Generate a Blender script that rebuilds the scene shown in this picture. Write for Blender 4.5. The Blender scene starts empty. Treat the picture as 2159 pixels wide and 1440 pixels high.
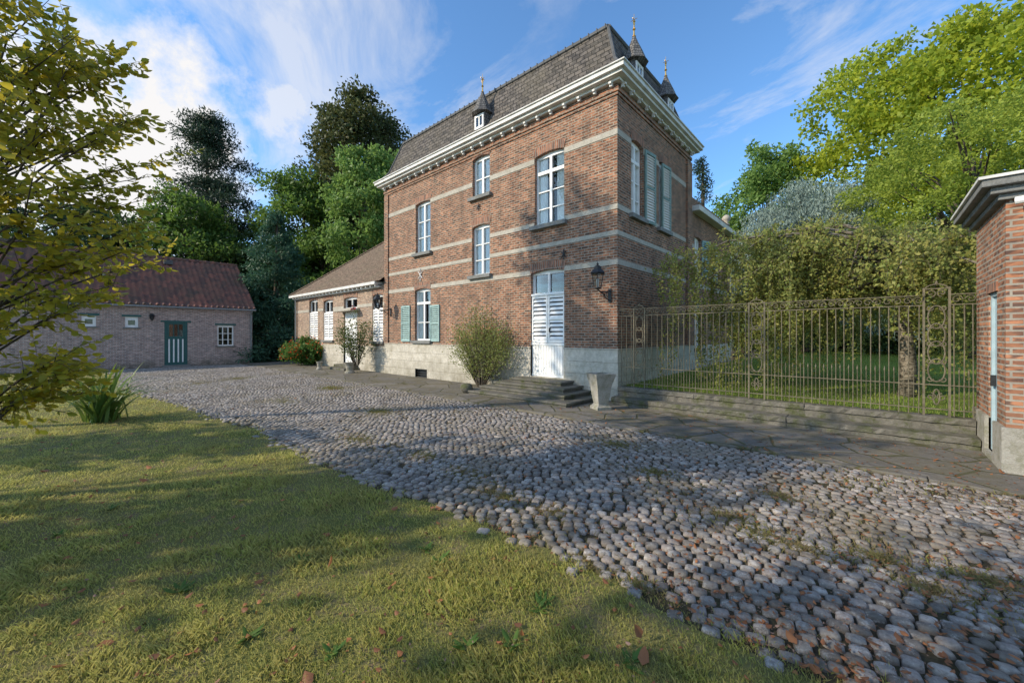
import bpy, bmesh, math, random
import numpy as np
from mathutils import Vector, Matrix
rng = np.random.default_rng(7); random.seed(7)
C = bpy.context.scene.collection
PI = math.pi
cs, sn = 0.7421, 0.6703
CX, CY, CZ, F = 4.742, -9.193, 1.70, 840.0
def CF(X, Y): return (CX + X*cs - Y*sn, CY + X*sn + Y*cs)
def P(px, Y): return CF((px-1080)/F*Y, Y)
def G(px, py, z=0.0):
    Y = F*(CZ-z)/(py-706.0); return P(px, Y)
def ZY(py, Y): return CZ + (706-py)*Y/F
def onY(px, y0=0.0):
    u = (px-1080)/F; Y = (y0-CY)/(u*sn+cs); return CX+Y*(u*cs-sn), Y
def onX(px, x0=0.0):
    u = (px-1080)/F; Y = (x0-CX)/(u*cs-sn); return CY+Y*(u*sn+cs), Y
def FR(p0, p1, pt, pb, y0=0.0):
    xm, Ym = onY((p0+p1)/2, y0)
    return [onY(p0, y0)[0], onY(p1, y0)[0], ZY(pb, Ym), ZY(pt, Ym)]
def XR(p0, p1, pt, pb, x0):
    ym, Ym = onX((p0+p1)/2, x0)
    return [onX(p0, x0)[0], onX(p1, x0)[0], ZY(pb, Ym), ZY(pt, Ym)]

# ---------------------------------------------------------------- materials
def newmat(name):
    m = bpy.data.materials.new(name); m.use_nodes = True
    nt = m.node_tree; nt.nodes.clear(); return m, nt
def N(nt, typ, props=None, ins=None):
    n = nt.nodes.new('ShaderNode'+typ)
    for k, v in (props or {}).items(): setattr(n, k, v)
    for k, v in (ins or {}).items():
        s = n.inputs[k]
        if isinstance(v, bpy.types.NodeSocket): nt.links.new(v, s)
        else: s.default_value = v
    return n
def c4(c): return (c[0], c[1], c[2], 1.0)
def mixc(nt, f, a, b, blend='MIX'):
    n = nt.nodes.new('ShaderNodeMix'); n.data_type = 'RGBA'; n.blend_type = blend
    for i, v in ((0, f), (6, a), (7, b)):
        if isinstance(v, bpy.types.NodeSocket): nt.links.new(v, n.inputs[i])
        elif i == 0: n.inputs[0].default_value = v
        else: n.inputs[i].default_value = c4(v)
    return n.outputs[2]
def math_(nt, op, a, b=0.0, clamp=False):
    n = N(nt, 'Math', {'operation': op, 'use_clamp': clamp})
    for i, v in ((0, a), (1, b)):
        if isinstance(v, bpy.types.NodeSocket): nt.links.new(v, n.inputs[i])
        else: n.inputs[i].default_value = v
    return n.outputs[0]
def ramp(nt, f, a, b):
    n = N(nt, 'MapRange', {'clamp': True}, {0: f, 1: a, 2: b, 3: 0.0, 4: 1.0}); return n.outputs[0]
def pos(nt): return N(nt, 'NewGeometry').outputs['Position']
def noise(nt, scale, detail=4, rough=.6, vec=None):
    return N(nt, 'TexNoise', {}, {'Vector': vec if vec is not None else pos(nt), 'Scale': scale, 'Detail': detail, 'Roughness': rough}).outputs['Fac']
def finish(nt, col, rough=.7, bump=None, bstr=.3, bdist=.02, metallic=0.0, spec=.4):
    b = N(nt, 'BsdfPrincipled', {}, {'Roughness': rough, 'Metallic': metallic, 'Specular IOR Level': spec})
    if isinstance(col, bpy.types.NodeSocket): nt.links.new(col, b.inputs['Base Color'])
    else: b.inputs['Base Color'].default_value = c4(col)
    if bump is not None:
        bn = N(nt, 'Bump', {}, {'Height': bump, 'Strength': bstr, 'Distance': bdist})
        nt.links.new(bn.outputs[0], b.inputs['Normal'])
    o = N(nt, 'OutputMaterial'); nt.links.new(b.outputs[0], o.inputs[0]); return b
def wallvec(nt):
    s = N(nt, 'SeparateXYZ', {}, {0: pos(nt)})
    a = math_(nt, 'ADD', s.outputs[0], s.outputs[1])
    return N(nt, 'CombineXYZ', {}, {0: a, 1: s.outputs[2], 2: 0.0}).outputs[0], s
def brickmat(name, c1, c2, c3, mortar, bw=.21, bh=.07, ms=.009, dirt=(.1,.09,.08), dirtf=.5, low=None, bstr=.5, smooth=.1, streaks=0.0, mott=.0):
    m, nt = newmat(name); v, s = wallvec(nt)
    br = N(nt, 'TexBrick', {}, {'Vector': v, 'Color1': c4(c1), 'Color2': c4(c2), 'Mortar': c4(mortar), 'Scale': 1.0,
        'Mortar Size': ms, 'Mortar Smooth': smooth, 'Bias': 0.0, 'Brick Width': bw, 'Row Height': bh})
    notm = math_(nt, 'SUBTRACT', 1.0, br.outputs['Fac'])
    def bn(loc, a, b, k):
        q = noise(nt, 1.0, 1, .5, N(nt, 'Mapping', {}, {'Vector': v, 'Scale': (1/bw, 1/bh, 1), 'Location': loc}).outputs[0])
        return math_(nt, 'MULTIPLY', math_(nt, 'MULTIPLY', ramp(nt, q, a, b), notm), k)
    col = mixc(nt, bn((0,0,0), .49, .60, 1.0), br.outputs['Color'], c3)
    col = mixc(nt, bn((31,17,0), .54, .62, .8), col, tuple(min(1, x*1.5) for x in c1))
    n2 = noise(nt, .7, 6, .7)
    col = mixc(nt, math_(nt, 'MULTIPLY', ramp(nt, n2, .42, .7), dirtf), col, dirt)
    if mott:
        n5 = noise(nt, 1.9, 6, .75); col = mixc(nt, mott, col, mixc(nt, ramp(nt, n5, .32, .68), (.45,.42,.42), (1.25,1.2,1.12)), 'MULTIPLY')
    if streaks:
        sv = N(nt, 'Mapping', {}, {'Vector': v, 'Scale': (2.5, .25, 1)}).outputs[0]
        n4 = noise(nt, 1.0, 5, .7, sv); col = mixc(nt, math_(nt, 'MULTIPLY', ramp(nt, n4, .52, .72), streaks), col, tuple(x*.55 for x in dirt))
    n3 = noise(nt, 18, 3, .6)
    col = mixc(nt, .35, col, mixc(nt, n3, (.25,.25,.25), (1,1,1)), 'MULTIPLY')
    if low:
        g = ramp(nt, s.outputs[2], low, 0.0)
        g = math_(nt, 'MULTIPLY', g, ramp(nt, noise(nt, 2.2, 4), .35, .6))
        col = mixc(nt, math_(nt, 'MULTIPLY', g, .75), col, (.09, .09, .055))
    h = math_(nt, 'ADD', notm, math_(nt, 'MULTIPLY', n3, .5))
    finish(nt, col, .88, h, bstr, .012, spec=.2); return m
def plain(name, col, rough=.6, var=.25, scale=6, bstr=.15, metallic=0.0, spec=.4):
    m, nt = newmat(name); n = noise(nt, scale, 5)
    c = mixc(nt, ramp(nt, n, .3, .7), tuple(x*(1-var) for x in col), tuple(min(1, x*(1+var*.5)) for x in col))
    finish(nt, c, rough, n, bstr, .02, metallic, spec); return m
def stonemat(name, a, b, moss, mossf=.4, scale=2.0, joints=None):
    m, nt = newmat(name)
    n = noise(nt, scale, 7, .7); n2 = noise(nt, scale*9, 6, .7)
    col = mixc(nt, ramp(nt, n, .3, .7), a, b)
    col = mixc(nt, .6, col, mixc(nt, ramp(nt, n2, .3, .7), (.4,.4,.4), (1,1,1)), 'MULTIPLY')
    mz = math_(nt, 'MULTIPLY', ramp(nt, noise(nt, scale*.8+1, 6, .75), .48, .62), mossf)
    col = mixc(nt, mz, col, moss)
    h = n2
    if joints:
        v, s = wallvec(nt)
        br = N(nt, 'TexBrick', {}, {'Vector': v, 'Color1': (1,1,1,1), 'Color2': (.88,.88,.86,1), 'Mortar': (.6,.58,.54,1), 'Scale': 1.0, 'Mortar Size': .006,
             'Mortar Smooth': .2, 'Brick Width': joints[0], 'Row Height': joints[1]})
        col = mixc(nt, 1.0, col, br.outputs['Color'], 'MULTIPLY')
        h = math_(nt, 'SUBTRACT', n2, br.outputs['Fac'])
        g = math_(nt, 'MULTIPLY', ramp(nt, s.outputs[2], .8, .0), ramp(nt, noise(nt, 1.6, 6, .75), .33, .6))
        col = mixc(nt, math_(nt, 'MULTIPLY', g, .75), col, (.19,.165,.115))
    finish(nt, col, .85, h, .5, .02, spec=.25); return m
def foliage(name, a, b, dark=None, trans=.35, vs=.5, rough=.55):
    m, nt = newmat(name)
    r = N(nt, 'NewGeometry').outputs['Random Per Island']
    col = mixc(nt, r, a, b)
    n = noise(nt, vs, 3, .6)
    d = dark or tuple(x*.5 for x in a)
    col = mixc(nt, math_(nt, 'MULTIPLY', ramp(nt, n, .45, .68), .65), col, d)
    p = N(nt, 'BsdfPrincipled', {}, {'Base Color': col, 'Roughness': rough, 'Specular IOR Level': .3})
    t = N(nt, 'BsdfTranslucent', {}, {'Color': mixc(nt, .5, col, tuple(min(1, x*1.6) for x in b))})
    mx = N(nt, 'MixShader', {}, {0: trans, 1: p.outputs[0], 2: t.outputs[0]})
    o = N(nt, 'OutputMaterial'); nt.links.new(mx.outputs[0], o.inputs[0]); return m

M = {}
M['brick'] = brickmat('house_brick', (.39,.175,.10), (.27,.12,.072), (.12,.072,.056), (.44,.39,.32), dirt=(.20,.15,.11), dirtf=.35, ms=.010, streaks=.35, mott=.8)
M['brick_old'] = brickmat('old_brick', (.44,.19,.10), (.30,.13,.08), (.16,.09,.07), (.42,.38,.32), ms=.012, dirt=(.2,.17,.14), dirtf=.35, low=1.0, mott=.6)
M['brick_lilac'] = brickmat('pale_brick', (.50,.34,.30), (.38,.25,.225), (.26,.185,.18), (.62,.58,.54), dirt=(.46,.40,.38), dirtf=.4, low=.5, mott=.45)
M['brick_annex'] = brickmat('annex_brick', (.44,.29,.20), (.34,.20,.14), (.21,.14,.11), (.52,.46,.39), dirt=(.40,.34,.27), dirtf=.4, mott=.5)
M['arch'] = brickmat('arch_brick', (.37,.165,.10), (.28,.12,.075), (.16,.085,.065), (.36,.32,.26), bw=.075, bh=.30, ms=.009)
M['slate'] = brickmat('slate', (.135,.12,.11), (.075,.07,.068), (.19,.165,.145), (.018,.018,.018), bw=.24, bh=.15, ms=.012, dirt=(.16,.14,.10), dirtf=.5, bstr=1.0, smooth=.5, streaks=.3, mott=.5)
M['slate_dormer'] = brickmat('slate_dormer', (.19,.18,.17), (.12,.115,.115), (.24,.22,.20), (.03,.03,.03), bw=.10, bh=.09, ms=.007, dirt=(.17,.16,.14), dirtf=.3, bstr=.8, smooth=.4)
M['plaintile'] = brickmat('plain_tile', (.22,.15,.105), (.15,.105,.075), (.26,.19,.13), (.04,.03,.025), bw=.18, bh=.11, ms=.007, dirt=(.16,.145,.09), dirtf=.4, bstr=.8, smooth=.4)
M['plinth'] = stonemat('limestone_block', (.76,.70,.61), (.56,.51,.42), (.34,.30,.23), .45, 1.5, joints=(.95,.33))
M['band'] = stonemat('pale_stone_band', (.60,.55,.47), (.44,.40,.33), (.28,.25,.2), .3, 3.0)
M['sill'] = stonemat('blue_stone', (.32,.32,.31), (.20,.20,.19), (.13,.13,.10), .35, 4.0)
M['step'] = stonemat('mossy_step_stone', (.22,.20,.165), (.12,.11,.09), (.07,.078,.028), .9, 2.8)
M['urn'] = stonemat('weathered_concrete', (.46,.43,.37), (.31,.28,.23), (.19,.19,.11), .5, 5.0)
M['white'] = plain('white_paint', (.84,.83,.81), .45, .08, 9, .05)
M['shutter_pale'] = plain('pale_weathered_paint', (.82,.80,.77), .6, .12, 9, .05)
M['cornice'] = plain('cornice_paint', (.70,.68,.64), .55, .25, 3, .1)
M['teal'] = plain('blue_green_shutter_paint', (.30,.43,.41), .6, .3, 8, .1)
M['teal_frame'] = plain('green_shutter_frame', (.20,.29,.26), .6, .3, 8, .1)
M['dkteal'] = plain('dark_teal_paint', (.02,.10,.095), .4, .2, 8, .05)
M['bluegrey'] = plain('blue_grey_door_paint', (.36,.46,.50), .5, .15, 6, .05)
M['iron'] = plain('black_iron', (.025,.026,.028), .5, .3, 20, .1)
M['fence'] = plain('weathered_iron', (.16,.135,.09), .8, .5, 14, .2)
M['gold'] = plain('gilt_metal', (.65,.42,.10), .35, .2, 10, .05, metallic=.8)
M['lead'] = plain('lead_roll', (.10,.10,.10), .7, .3, 5, .1)
M['zinc'] = plain('zinc_gutter', (.24,.245,.24), .6, .2, 5, .05)
M['dark'] = plain('unlit_dark', (.015,.015,.017), .9, .2)  # near-black colour standing in for shade in rooms and louvre gaps
M['curtain'] = plain('curtain', (.92,.91,.88), .9, .05, 3)
def pantile():
    m, nt = newmat('pantile'); n = noise(nt, 4, 4); n2 = noise(nt, .8, 6, .75)
    mp = N(nt, 'Mapping', {}, {'Vector': pos(nt), 'Scale': (3.0, 4.5, 4.0)})
    w = N(nt, 'TexVoronoi', {}, {'Vector': mp.outputs[0], 'Scale': 1.0}).outputs['Color']
    sp = N(nt, 'SeparateColor', {}, {0: w}).outputs[0]
    col = mixc(nt, sp, (.30,.115,.075), (.12,.065,.052))
    col = mixc(nt, math_(nt, 'MULTIPLY', ramp(nt, n2, .44, .64), .65), col, (.10,.08,.055))
    finish(nt, col, .8, n, .3, .02); return m
M['pantile'] = pantile()
def glass():
    m, nt = newmat('window_glass')
    g = N(nt, 'BsdfGlossy', {}, {'Color': (.95,.97,1,1), 'Roughness': .02})
    t = N(nt, 'BsdfTransparent', {}, {'Color': (.93,.95,.95,1)})
    fr = N(nt, 'Fresnel', {}, {'IOR': 1.5}).outputs[0]
    mx = N(nt, 'MixShader', {}, {0: math_(nt, 'ADD', fr, .02, True), 1: t.outputs[0], 2: g.outputs[0]})
    o = N(nt, 'OutputMaterial'); nt.links.new(mx.outputs[0], o.inputs[0]); return m
M['glass'] = glass()
def cobblemat():
    m, nt = newmat('cobble'); r = N(nt, 'NewGeometry').outputs['Random Per Island']
    cr = N(nt, 'ValToRGB', {}, {0: r}); e = cr.color_ramp.elements
    e[0].color = (.18,.155,.13,1); e[1].color = (.50,.44,.38,1)
    for p_, c_ in ((.25,(.27,.235,.20,1)), (.5,(.34,.31,.275,1)), (.7,(.42,.355,.31,1)), (.85,(.27,.25,.23,1))):
        x = cr.color_ramp.elements.new(p_); x.color = c_
    n = noise(nt, 36, 7, .8); n2 = noise(nt, 7, 7, .8); n3 = noise(nt, .8, 5, .65)
    col = mixc(nt, .75, cr.outputs[0], mixc(nt, ramp(nt, n, .3, .68), (.25,.24,.23), (1.0,1.0,1.0)), 'MULTIPLY')
    col = mixc(nt, math_(nt, 'MULTIPLY', ramp(nt, n2, .53, .60), .5), col, (.58,.54,.49))
    col = mixc(nt, math_(nt, 'MULTIPLY', ramp(nt, n3, .48, .64), .6), col, (.20,.165,.11))
    finish(nt, col, .82, n, .8, .012, spec=.25); return m
M['cobble'] = cobblemat()
def soilmat():
    m, nt = newmat('soil'); n = noise(nt, 1.2, 6, .7); n2 = noise(nt, 40, 6, .75)
    col = mixc(nt, ramp(nt, n, .35, .65), (.12,.088,.06), (.11,.105,.045))
    col = mixc(nt, ramp(nt, n2, .3, .7), (.05,.04,.028), col); finish(nt, col, .95, n2, .8, .02, spec=.1); return m
M['soil'] = soilmat()
def lawnmat(name, a, b, c):
    m, nt = newmat(name); n = noise(nt, .9, 6, .7); n2 = noise(nt, 45, 4, .7); n3 = noise(nt, 4, 5, .7)
    col = mixc(nt, ramp(nt, n, .35, .65), a, b); col = mixc(nt, ramp(nt, n3, .5, .7), col, c)
    col = mixc(nt, .6, col, mixc(nt, n2, (.3,.3,.3), (1.0,1.0,1.0)), 'MULTIPLY')
    finish(nt, col, .9, n2, .8, .03, spec=.1); return m
M['lawn'] = lawnmat('lawn_ground', (.18,.20,.05), (.27,.24,.09), (.29,.22,.13))
M['lawn_far'] = lawnmat('lawn_ground_far', (.19,.27,.05), (.27,.32,.06), (.28,.28,.10))  # greener ground tone for the lawn behind the fence
def flagmat():
    m, nt = newmat('flagstone'); p = pos(nt)
    w = N(nt, 'Mapping', {}, {'Vector': p, 'Scale': (1.25, 1.6, 0.0)}).outputs[0]
    nd = N(nt, 'TexNoise', {}, {'Vector': p, 'Scale': 1.5, 'Detail': 4.0}).outputs['Color']
    w = mixc(nt, .16, w, nd)
    e = N(nt, 'TexVoronoi', {'feature': 'DISTANCE_TO_EDGE'}, {'Vector': w, 'Scale': 1.0, 'Randomness': .85}).outputs['Distance']
    cc = N(nt, 'TexVoronoi', {}, {'Vector': w, 'Scale': 1.0, 'Randomness': .85}).outputs['Color']
    sp = N(nt, 'SeparateColor', {}, {0: cc}).outputs[0]
    n = noise(nt, 12, 7, .75); n2 = noise(nt, 1.4, 6, .75)
    col = mixc(nt, sp, (.26,.235,.20), (.17,.155,.135))
    col = mixc(nt, .7, col, mixc(nt, ramp(nt, n, .3, .7), (.3,.3,.3), (1,1,1)), 'MULTIPLY')
    col = mixc(nt, math_(nt, 'MULTIPLY', ramp(nt, n2, .44, .6), .7), col, (.14,.12,.07))
    j = ramp(nt, math_(nt, 'ADD', e, math_(nt, 'MULTIPLY', n, .03)), .022, .045)
    col = mixc(nt, j, (.09,.085,.04), col)
    finish(nt, col, .85, math_(nt, 'ADD', math_(nt, 'MULTIPLY', n, .5), j), .6, .02, spec=.2); return m
M['flag'] = flagmat()
def barkmat(name, a, b, sc=8, birch=False):
    m, nt = newmat(name)
    mp = N(nt, 'Mapping', {}, {'Vector': pos(nt), 'Scale': (1, 1, 2.5) if birch else (1, 1, .25)})
    n = noise(nt, sc, 5, .7, mp.outputs[0])
    col = mixc(nt, ramp(nt, n, .42, .6), a, b); finish(nt, col, .9, n, .7, .03, spec=.15); return m
M['bark'] = barkmat('bark', (.06,.048,.035), (.13,.105,.08))
M['birch'] = barkmat('birch_bark', (.07,.06,.045), (.28,.24,.19), 9, True)
M['leaf_fg'] = foliage('leaf_yellow_green', (.15,.22,.03), (.50,.38,.035), (.10,.16,.025), .5, 1.2, .4)
M['leaf_plane'] = foliage('leaf_bright', (.24,.33,.03), (.42,.45,.04), (.12,.20,.025), .5, .35)
M['leaf_lime'] = foliage('leaf_lime', (.23,.31,.05), (.38,.43,.06), (.14,.21,.035), .45, .5)
M['leaf_mid'] = foliage('leaf_mid', (.08,.16,.03), (.15,.24,.045), None, .4)
M['leaf_light'] = foliage('leaf_light', (.13,.24,.055), (.22,.33,.08), (.08,.15,.03), .4)
M['leaf_dark'] = foliage('leaf_dark', (.035,.07,.022), (.07,.115,.033), None, .3)
M['leaf_copper'] = foliage('leaf_copper', (.06,.095,.028), (.105,.105,.033), (.035,.05,.02), .3)
M['leaf_pine'] = foliage('leaf_pine', (.028,.055,.032), (.055,.09,.05), None, .2)
M['leaf_fir'] = foliage('leaf_fir', (.04,.11,.065), (.08,.17,.09), None, .2)
M['leaf_silver'] = foliage('leaf_silver', (.20,.27,.235), (.29,.36,.31), (.13,.18,.15), .2)
M['leaf_birch'] = foliage('leaf_birch', (.20,.27,.065), (.42,.38,.11), (.12,.17,.045), .45, 1.1)
M['leaf_shrub'] = foliage('leaf_shrub', (.16,.22,.06), (.30,.31,.10), (.10,.13,.04), .4, 1.5)
M['leaf_rose'] = foliage('leaf_rose', (.08,.14,.035), (.16,.18,.06), None, .3, 2)
M['leaf_berry'] = foliage('leaf_berry_shrub', (.07,.16,.03), (.13,.24,.05), None, .3, 2)
M['leaf_iris'] = foliage('leaf_iris', (.07,.14,.025), (.20,.26,.05), None, .3, 2)
M['berry'] = foliage('orange_berries', (.60,.08,.012), (.68,.16,.02), (.45,.06,.01), .1)
M['flower'] = foliage('red_petals', (.5,.02,.02), (.6,.05,.04), (.4,.02,.02), .2)
M['deadleaf'] = foliage('dead_leaf', (.17,.07,.033), (.40,.16,.06), (.17,.095,.055), .15, 3)
M['litter'] = foliage('leaf_litter', (.18,.10,.07), (.36,.22,.16), (.18,.11,.07), .1, 2)
M['grass'] = foliage('grass_blade', (.24,.30,.045), (.50,.44,.15), (.30,.255,.10), .4, 1.6, .6)
M['grass_far'] = foliage('grass_blade_far', (.18,.27,.04), (.31,.37,.07), None, .4, 1.0, .6)  # greener blade tone for the grass behind the fence
M['weed'] = foliage('dry_weed', (.27,.19,.11), (.19,.21,.055), (.27,.16,.11), .3, 2.2, .8)

# ---------------------------------------------------------------- mesh helpers
def npmesh(name, V, Fq, mat, parent=None, smooth=False, loc=None):
    V = np.asarray(V, dtype=np.float32); Fq = np.asarray(Fq, dtype=np.int32); k = Fq.shape[1]
    me = bpy.data.meshes.new(name)
    me.vertices.add(len(V)); me.vertices.foreach_set('co', V.ravel())
    me.loops.add(Fq.size); me.loops.foreach_set('vertex_index', Fq.ravel())
    me.polygons.add(len(Fq)); me.polygons.foreach_set('loop_start', np.arange(0, Fq.size, k, dtype=np.int32))
    if smooth: me.polygons.foreach_set('use_smooth', np.ones(len(Fq), dtype=bool))
    me.materials.append(mat); me.update(calc_edges=True); me.validate()
    return link(name, me, parent)
def link(name, me, parent=None):
    o = bpy.data.objects.new(name, me); C.objects.link(o)
    if parent is not None:
        o.parent = parent
        r = parent
        while r.parent: r = r.parent
        if parent == r: o.matrix_parent_inverse = Matrix.Translation(-Vector(r.location))
    return o
def thing(name, label, cat, loc=(0,0,0), group=None):
    o = bpy.data.objects.new(name, None); C.objects.link(o); o.location = loc; o.empty_display_size = .2
    o['label'] = label; o['category'] = cat
    if group: o['group'] = group
    return o
def tag(o, label, cat, group=None, kind=None):
    o['label'] = label; o['category'] = cat
    if group: o['group'] = group
    if kind: o['kind'] = kind
    return o
def struct(o, label=None, cat=None):
    o['kind'] = 'structure'
    if label: o['label'] = label
    if cat: o['category'] = cat
    return o
ID = lambda a, d, z: (a, d, z)
class MB:
    def __init__(s, T=ID): s.v = []; s.f = []; s.T = T
    def add(s, pts, faces):
        b = len(s.v); s.v += [s.T(*p) for p in pts]; s.f += [tuple(b+i for i in f) for f in faces]; return s
    def box(s, a0, a1, d0, d1, z0, z1):
        return s.add([(a0,d0,z0),(a1,d0,z0),(a1,d1,z0),(a0,d1,z0),(a0,d0,z1),(a1,d0,z1),(a1,d1,z1),(a0,d1,z1)],
                     [(0,3,2,1),(4,5,6,7),(0,1,5,4),(1,2,6,5),(2,3,7,6),(3,0,4,7)])
    def quad(s, *p): return s.add(p, [tuple(range(len(p)))])
    def tube(s, pts, r, n=6):
        pts = [Vector(p) for p in pts]; k = len(pts)
        if not hasattr(r, '__len__'): r = [r]*k
        V = []; up = Vector((.123,.23,.97)).normalized()
        for i, p in enumerate(pts):
            t = (pts[min(i+1,k-1)]-pts[max(i-1,0)])
            if t.length < 1e-9: t = Vector((0,0,1))
            t.normalize(); u = t.cross(up)
            if u.length < .05: u = t.cross(Vector((1,0,0)))
            u.normalize(); w = t.cross(u)
            for j in range(n):
                a = 2*PI*j/n; V.append(tuple(p + (u*math.cos(a)+w*math.sin(a))*r[i]))
        fs = [(i*n+j, i*n+(j+1)%n, (i+1)*n+(j+1)%n, (i+1)*n+j) for i in range(k-1) for j in range(n)]
        fs += [tuple(range(n-1,-1,-1)), tuple((k-1)*n+j for j in range(n))]
        return s.add(V, fs)
    def lathe(s, c, prof, n=12, rot=0.0, sx=1, sy=1):
        V = []
        for (r, z) in prof:
            for j in range(n):
                a = 2*PI*j/n+rot; V.append((c[0]+r*sx*math.cos(a), c[1]+r*sy*math.sin(a), c[2]+z))
        k = len(prof)
        fs = [(i*n+j, i*n+(j+1)%n, (i+1)*n+(j+1)%n, (i+1)*n+j) for i in range(k-1) for j in range(n)]
        fs += [tuple(range(n-1,-1,-1)), tuple((k-1)*n+j for j in range(n))]
        return s.add(V, fs)
    def build(s, name, mat, parent=None, smooth=False, bevel=0):
        me = bpy.data.meshes.new(name); me.from_pydata(s.v, [], s.f)
        bm = bmesh.new(); bm.from_mesh(me); bmesh.ops.recalc_face_normals(bm, faces=bm.faces)
        if bevel: bmesh.ops.bevel(bm, geom=list(bm.edges), offset=bevel, segments=2, affect='EDGES', profile=.6)
        bm.to_mesh(me); bm.free()
        if smooth:
            for p in me.polygons: p.use_smooth = True
        me.materials.append(mat); return link(name, me, parent)
def wall_grid(mb, a0, a1, z0, z1, holes, rev=.18, d=0.0):
    A = sorted({a0, a1, *[h[0] for h in holes], *[h[1] for h in holes]}); Z = sorted({z0, z1, *[min(max(h[2],z0),z1) for h in holes], *[min(max(h[3],z0),z1) for h in holes]})
    A = [a for a in A if a0 <= a <= a1]
    for i in range(len(A)-1):
        for j in range(len(Z)-1):
            am, zm = (A[i]+A[i+1])/2, (Z[j]+Z[j+1])/2
            if any(h[0] < am < h[1] and h[2] < zm < h[3] for h in holes): continue
            mb.quad((A[i],d,Z[j]), (A[i+1],d,Z[j]), (A[i+1],d,Z[j+1]), (A[i],d,Z[j+1]))
    for h in holes:
        zl, zh = max(h[2],z0), min(h[3],z1)
        if zl >= zh: continue
        mb.quad((h[0],d,zl),(h[0],rev,zl),(h[0],rev,zh),(h[0],d,zh)); mb.quad((h[1],d,zl),(h[1],rev,zl),(h[1],rev,zh),(h[1],d,zh))
        if h[3] <= z1: mb.quad((h[0],d,zh),(h[1],d,zh),(h[1],rev,zh),(h[0],rev,zh))
        if h[2] >= z0: mb.quad((h[0],d,zl),(h[1],d,zl),(h[1],rev,zl),(h[0],rev,zl))
    return mb
def bands(T, a0, a1, z0, z1, holes, root, out=.012, mat='band'):
    segs = [(a0, a1)]
    for h in holes:
        if h[2] < z1 and h[3]+.12 > z0:
            ns = []
            for s in segs:
                l, r = h[0]-.01, h[1]+.01
                if r <= s[0] or l >= s[1]: ns.append(s); continue
                if l > s[0]: ns.append((s[0], l))
                if r < s[1]: ns.append((r, s[1]))
            segs = ns
    for s in segs: MB(T).box(s[0], s[1], -out, .05, z0, z1).build('stone_band', M[mat], root)
def arch(T, h, root, rise=.075, th=.24, rev=.17):
    a0, a1, zt = h[0], h[1], h[3]; n = 8; mb = MB(T); lo, hi = [], []
    e = .07
    for i in range(n+1):
        t = i/n; a = a0+(a1-a0)*t; k = 1-(2*t-1)**2
        lo.append((a, zt-rise+rise*k*.98)); hi.append((a0-e+(a1-a0+2*e)*t, zt-rise+th+rise*k))
    for i in range(n):
        mb.quad((lo[i][0],-.014,lo[i][1]),(lo[i+1][0],-.014,lo[i+1][1]),(hi[i+1][0],-.014,hi[i+1][1]),(hi[i][0],-.014,hi[i][1]))
        mb.quad((lo[i][0],-.014,lo[i][1]),(lo[i+1][0],-.014,lo[i+1][1]),(lo[i+1][0],rev-.01,lo[i+1][1]),(lo[i][0],rev-.01,lo[i][1]))
    return mb.build('arch', M['arch'], root)
def window(T, h, root, cols=2, rows=3, sill=True, ar=True, curtain=1, fd=.10, transom=None, bar=.04, bottomsolid=None, fw=.06):
    a0, a1, z0, z1 = h; mb = MB(T)
    mb.box(a0, a0+fw, fd, fd+.07, z0, z1); mb.box(a1-fw, a1, fd, fd+.07, z0, z1)
    mb.box(a0+fw, a1-fw, fd, fd+.07, z1-fw-.06*(fw >= .06), z1); mb.box(a0+fw, a1-fw, fd, fd+.07, z0, z0+fw)
    for i in range(1, cols):
        a = a0+(a1-a0)*i/cols; w = bar if (cols == 2 or i*2 == cols) else .02
        mb.box(a-w, a+w, fd-.012, fd+.06, z0+fw, z1-fw-.06)
    zt = z1-fw-.06
    if transom:
        zz = z0+(z1-z0)*transom; mb.box(a0+fw, a1-fw, fd-.02, fd+.065, zz-.045, zz+.045); zt = zz-.045
    for j in range(1, rows):
        z = z0+(zt-z0)*j/rows; mb.box(a0+fw, a1-fw, fd+.005, fd+.05, z-.014, z+.014)
    w = mb.build('window', M['white'], root)
    MB(T).quad((a0+.02,fd+.045,z0+.02),(a1-.02,fd+.045,z0+.02),(a1-.02,fd+.045,z1-.02),(a0+.02,fd+.045,z1-.02)).build('pane', M['glass'], w)
    MB(T).box(a0-.1, a1+.1, fd+.5, fd+.52, z0-.1, z1+.1).build('room_shade', M['dark'], w)  # added dark sheet painting the shade of the room behind the glass
    if curtain:
        L = (a1-a0); segs = {1: [(0,.34),(.66,1)], 2: [(0,.49),(.51,1)], 3: [(0,1)]}[curtain]
        for s0, s1 in segs:
            c = MB(T); n = 10
            for i in range(n):
                p0, p1 = a0+L*(s0+(s1-s0)*i/n), a0+L*(s0+(s1-s0)*(i+1)/n)
                dd = (.065+.02*(i % 2), .065+.02*((i+1) % 2))
                c.quad((p0,fd+dd[0],z0),(p1,fd+dd[1],z0),(p1,fd+dd[1],z1),(p0,fd+dd[0],z1))
            c.build('curtain', M['curtain'], w)
    if sill: MB(T).box(a0-.14, a1+.10, -.12, fd+.02, z0-.11, z0+.005).build('sill', M['sill'], w, bevel=.008)
    if ar: arch(T, h, w)
    return w
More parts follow.
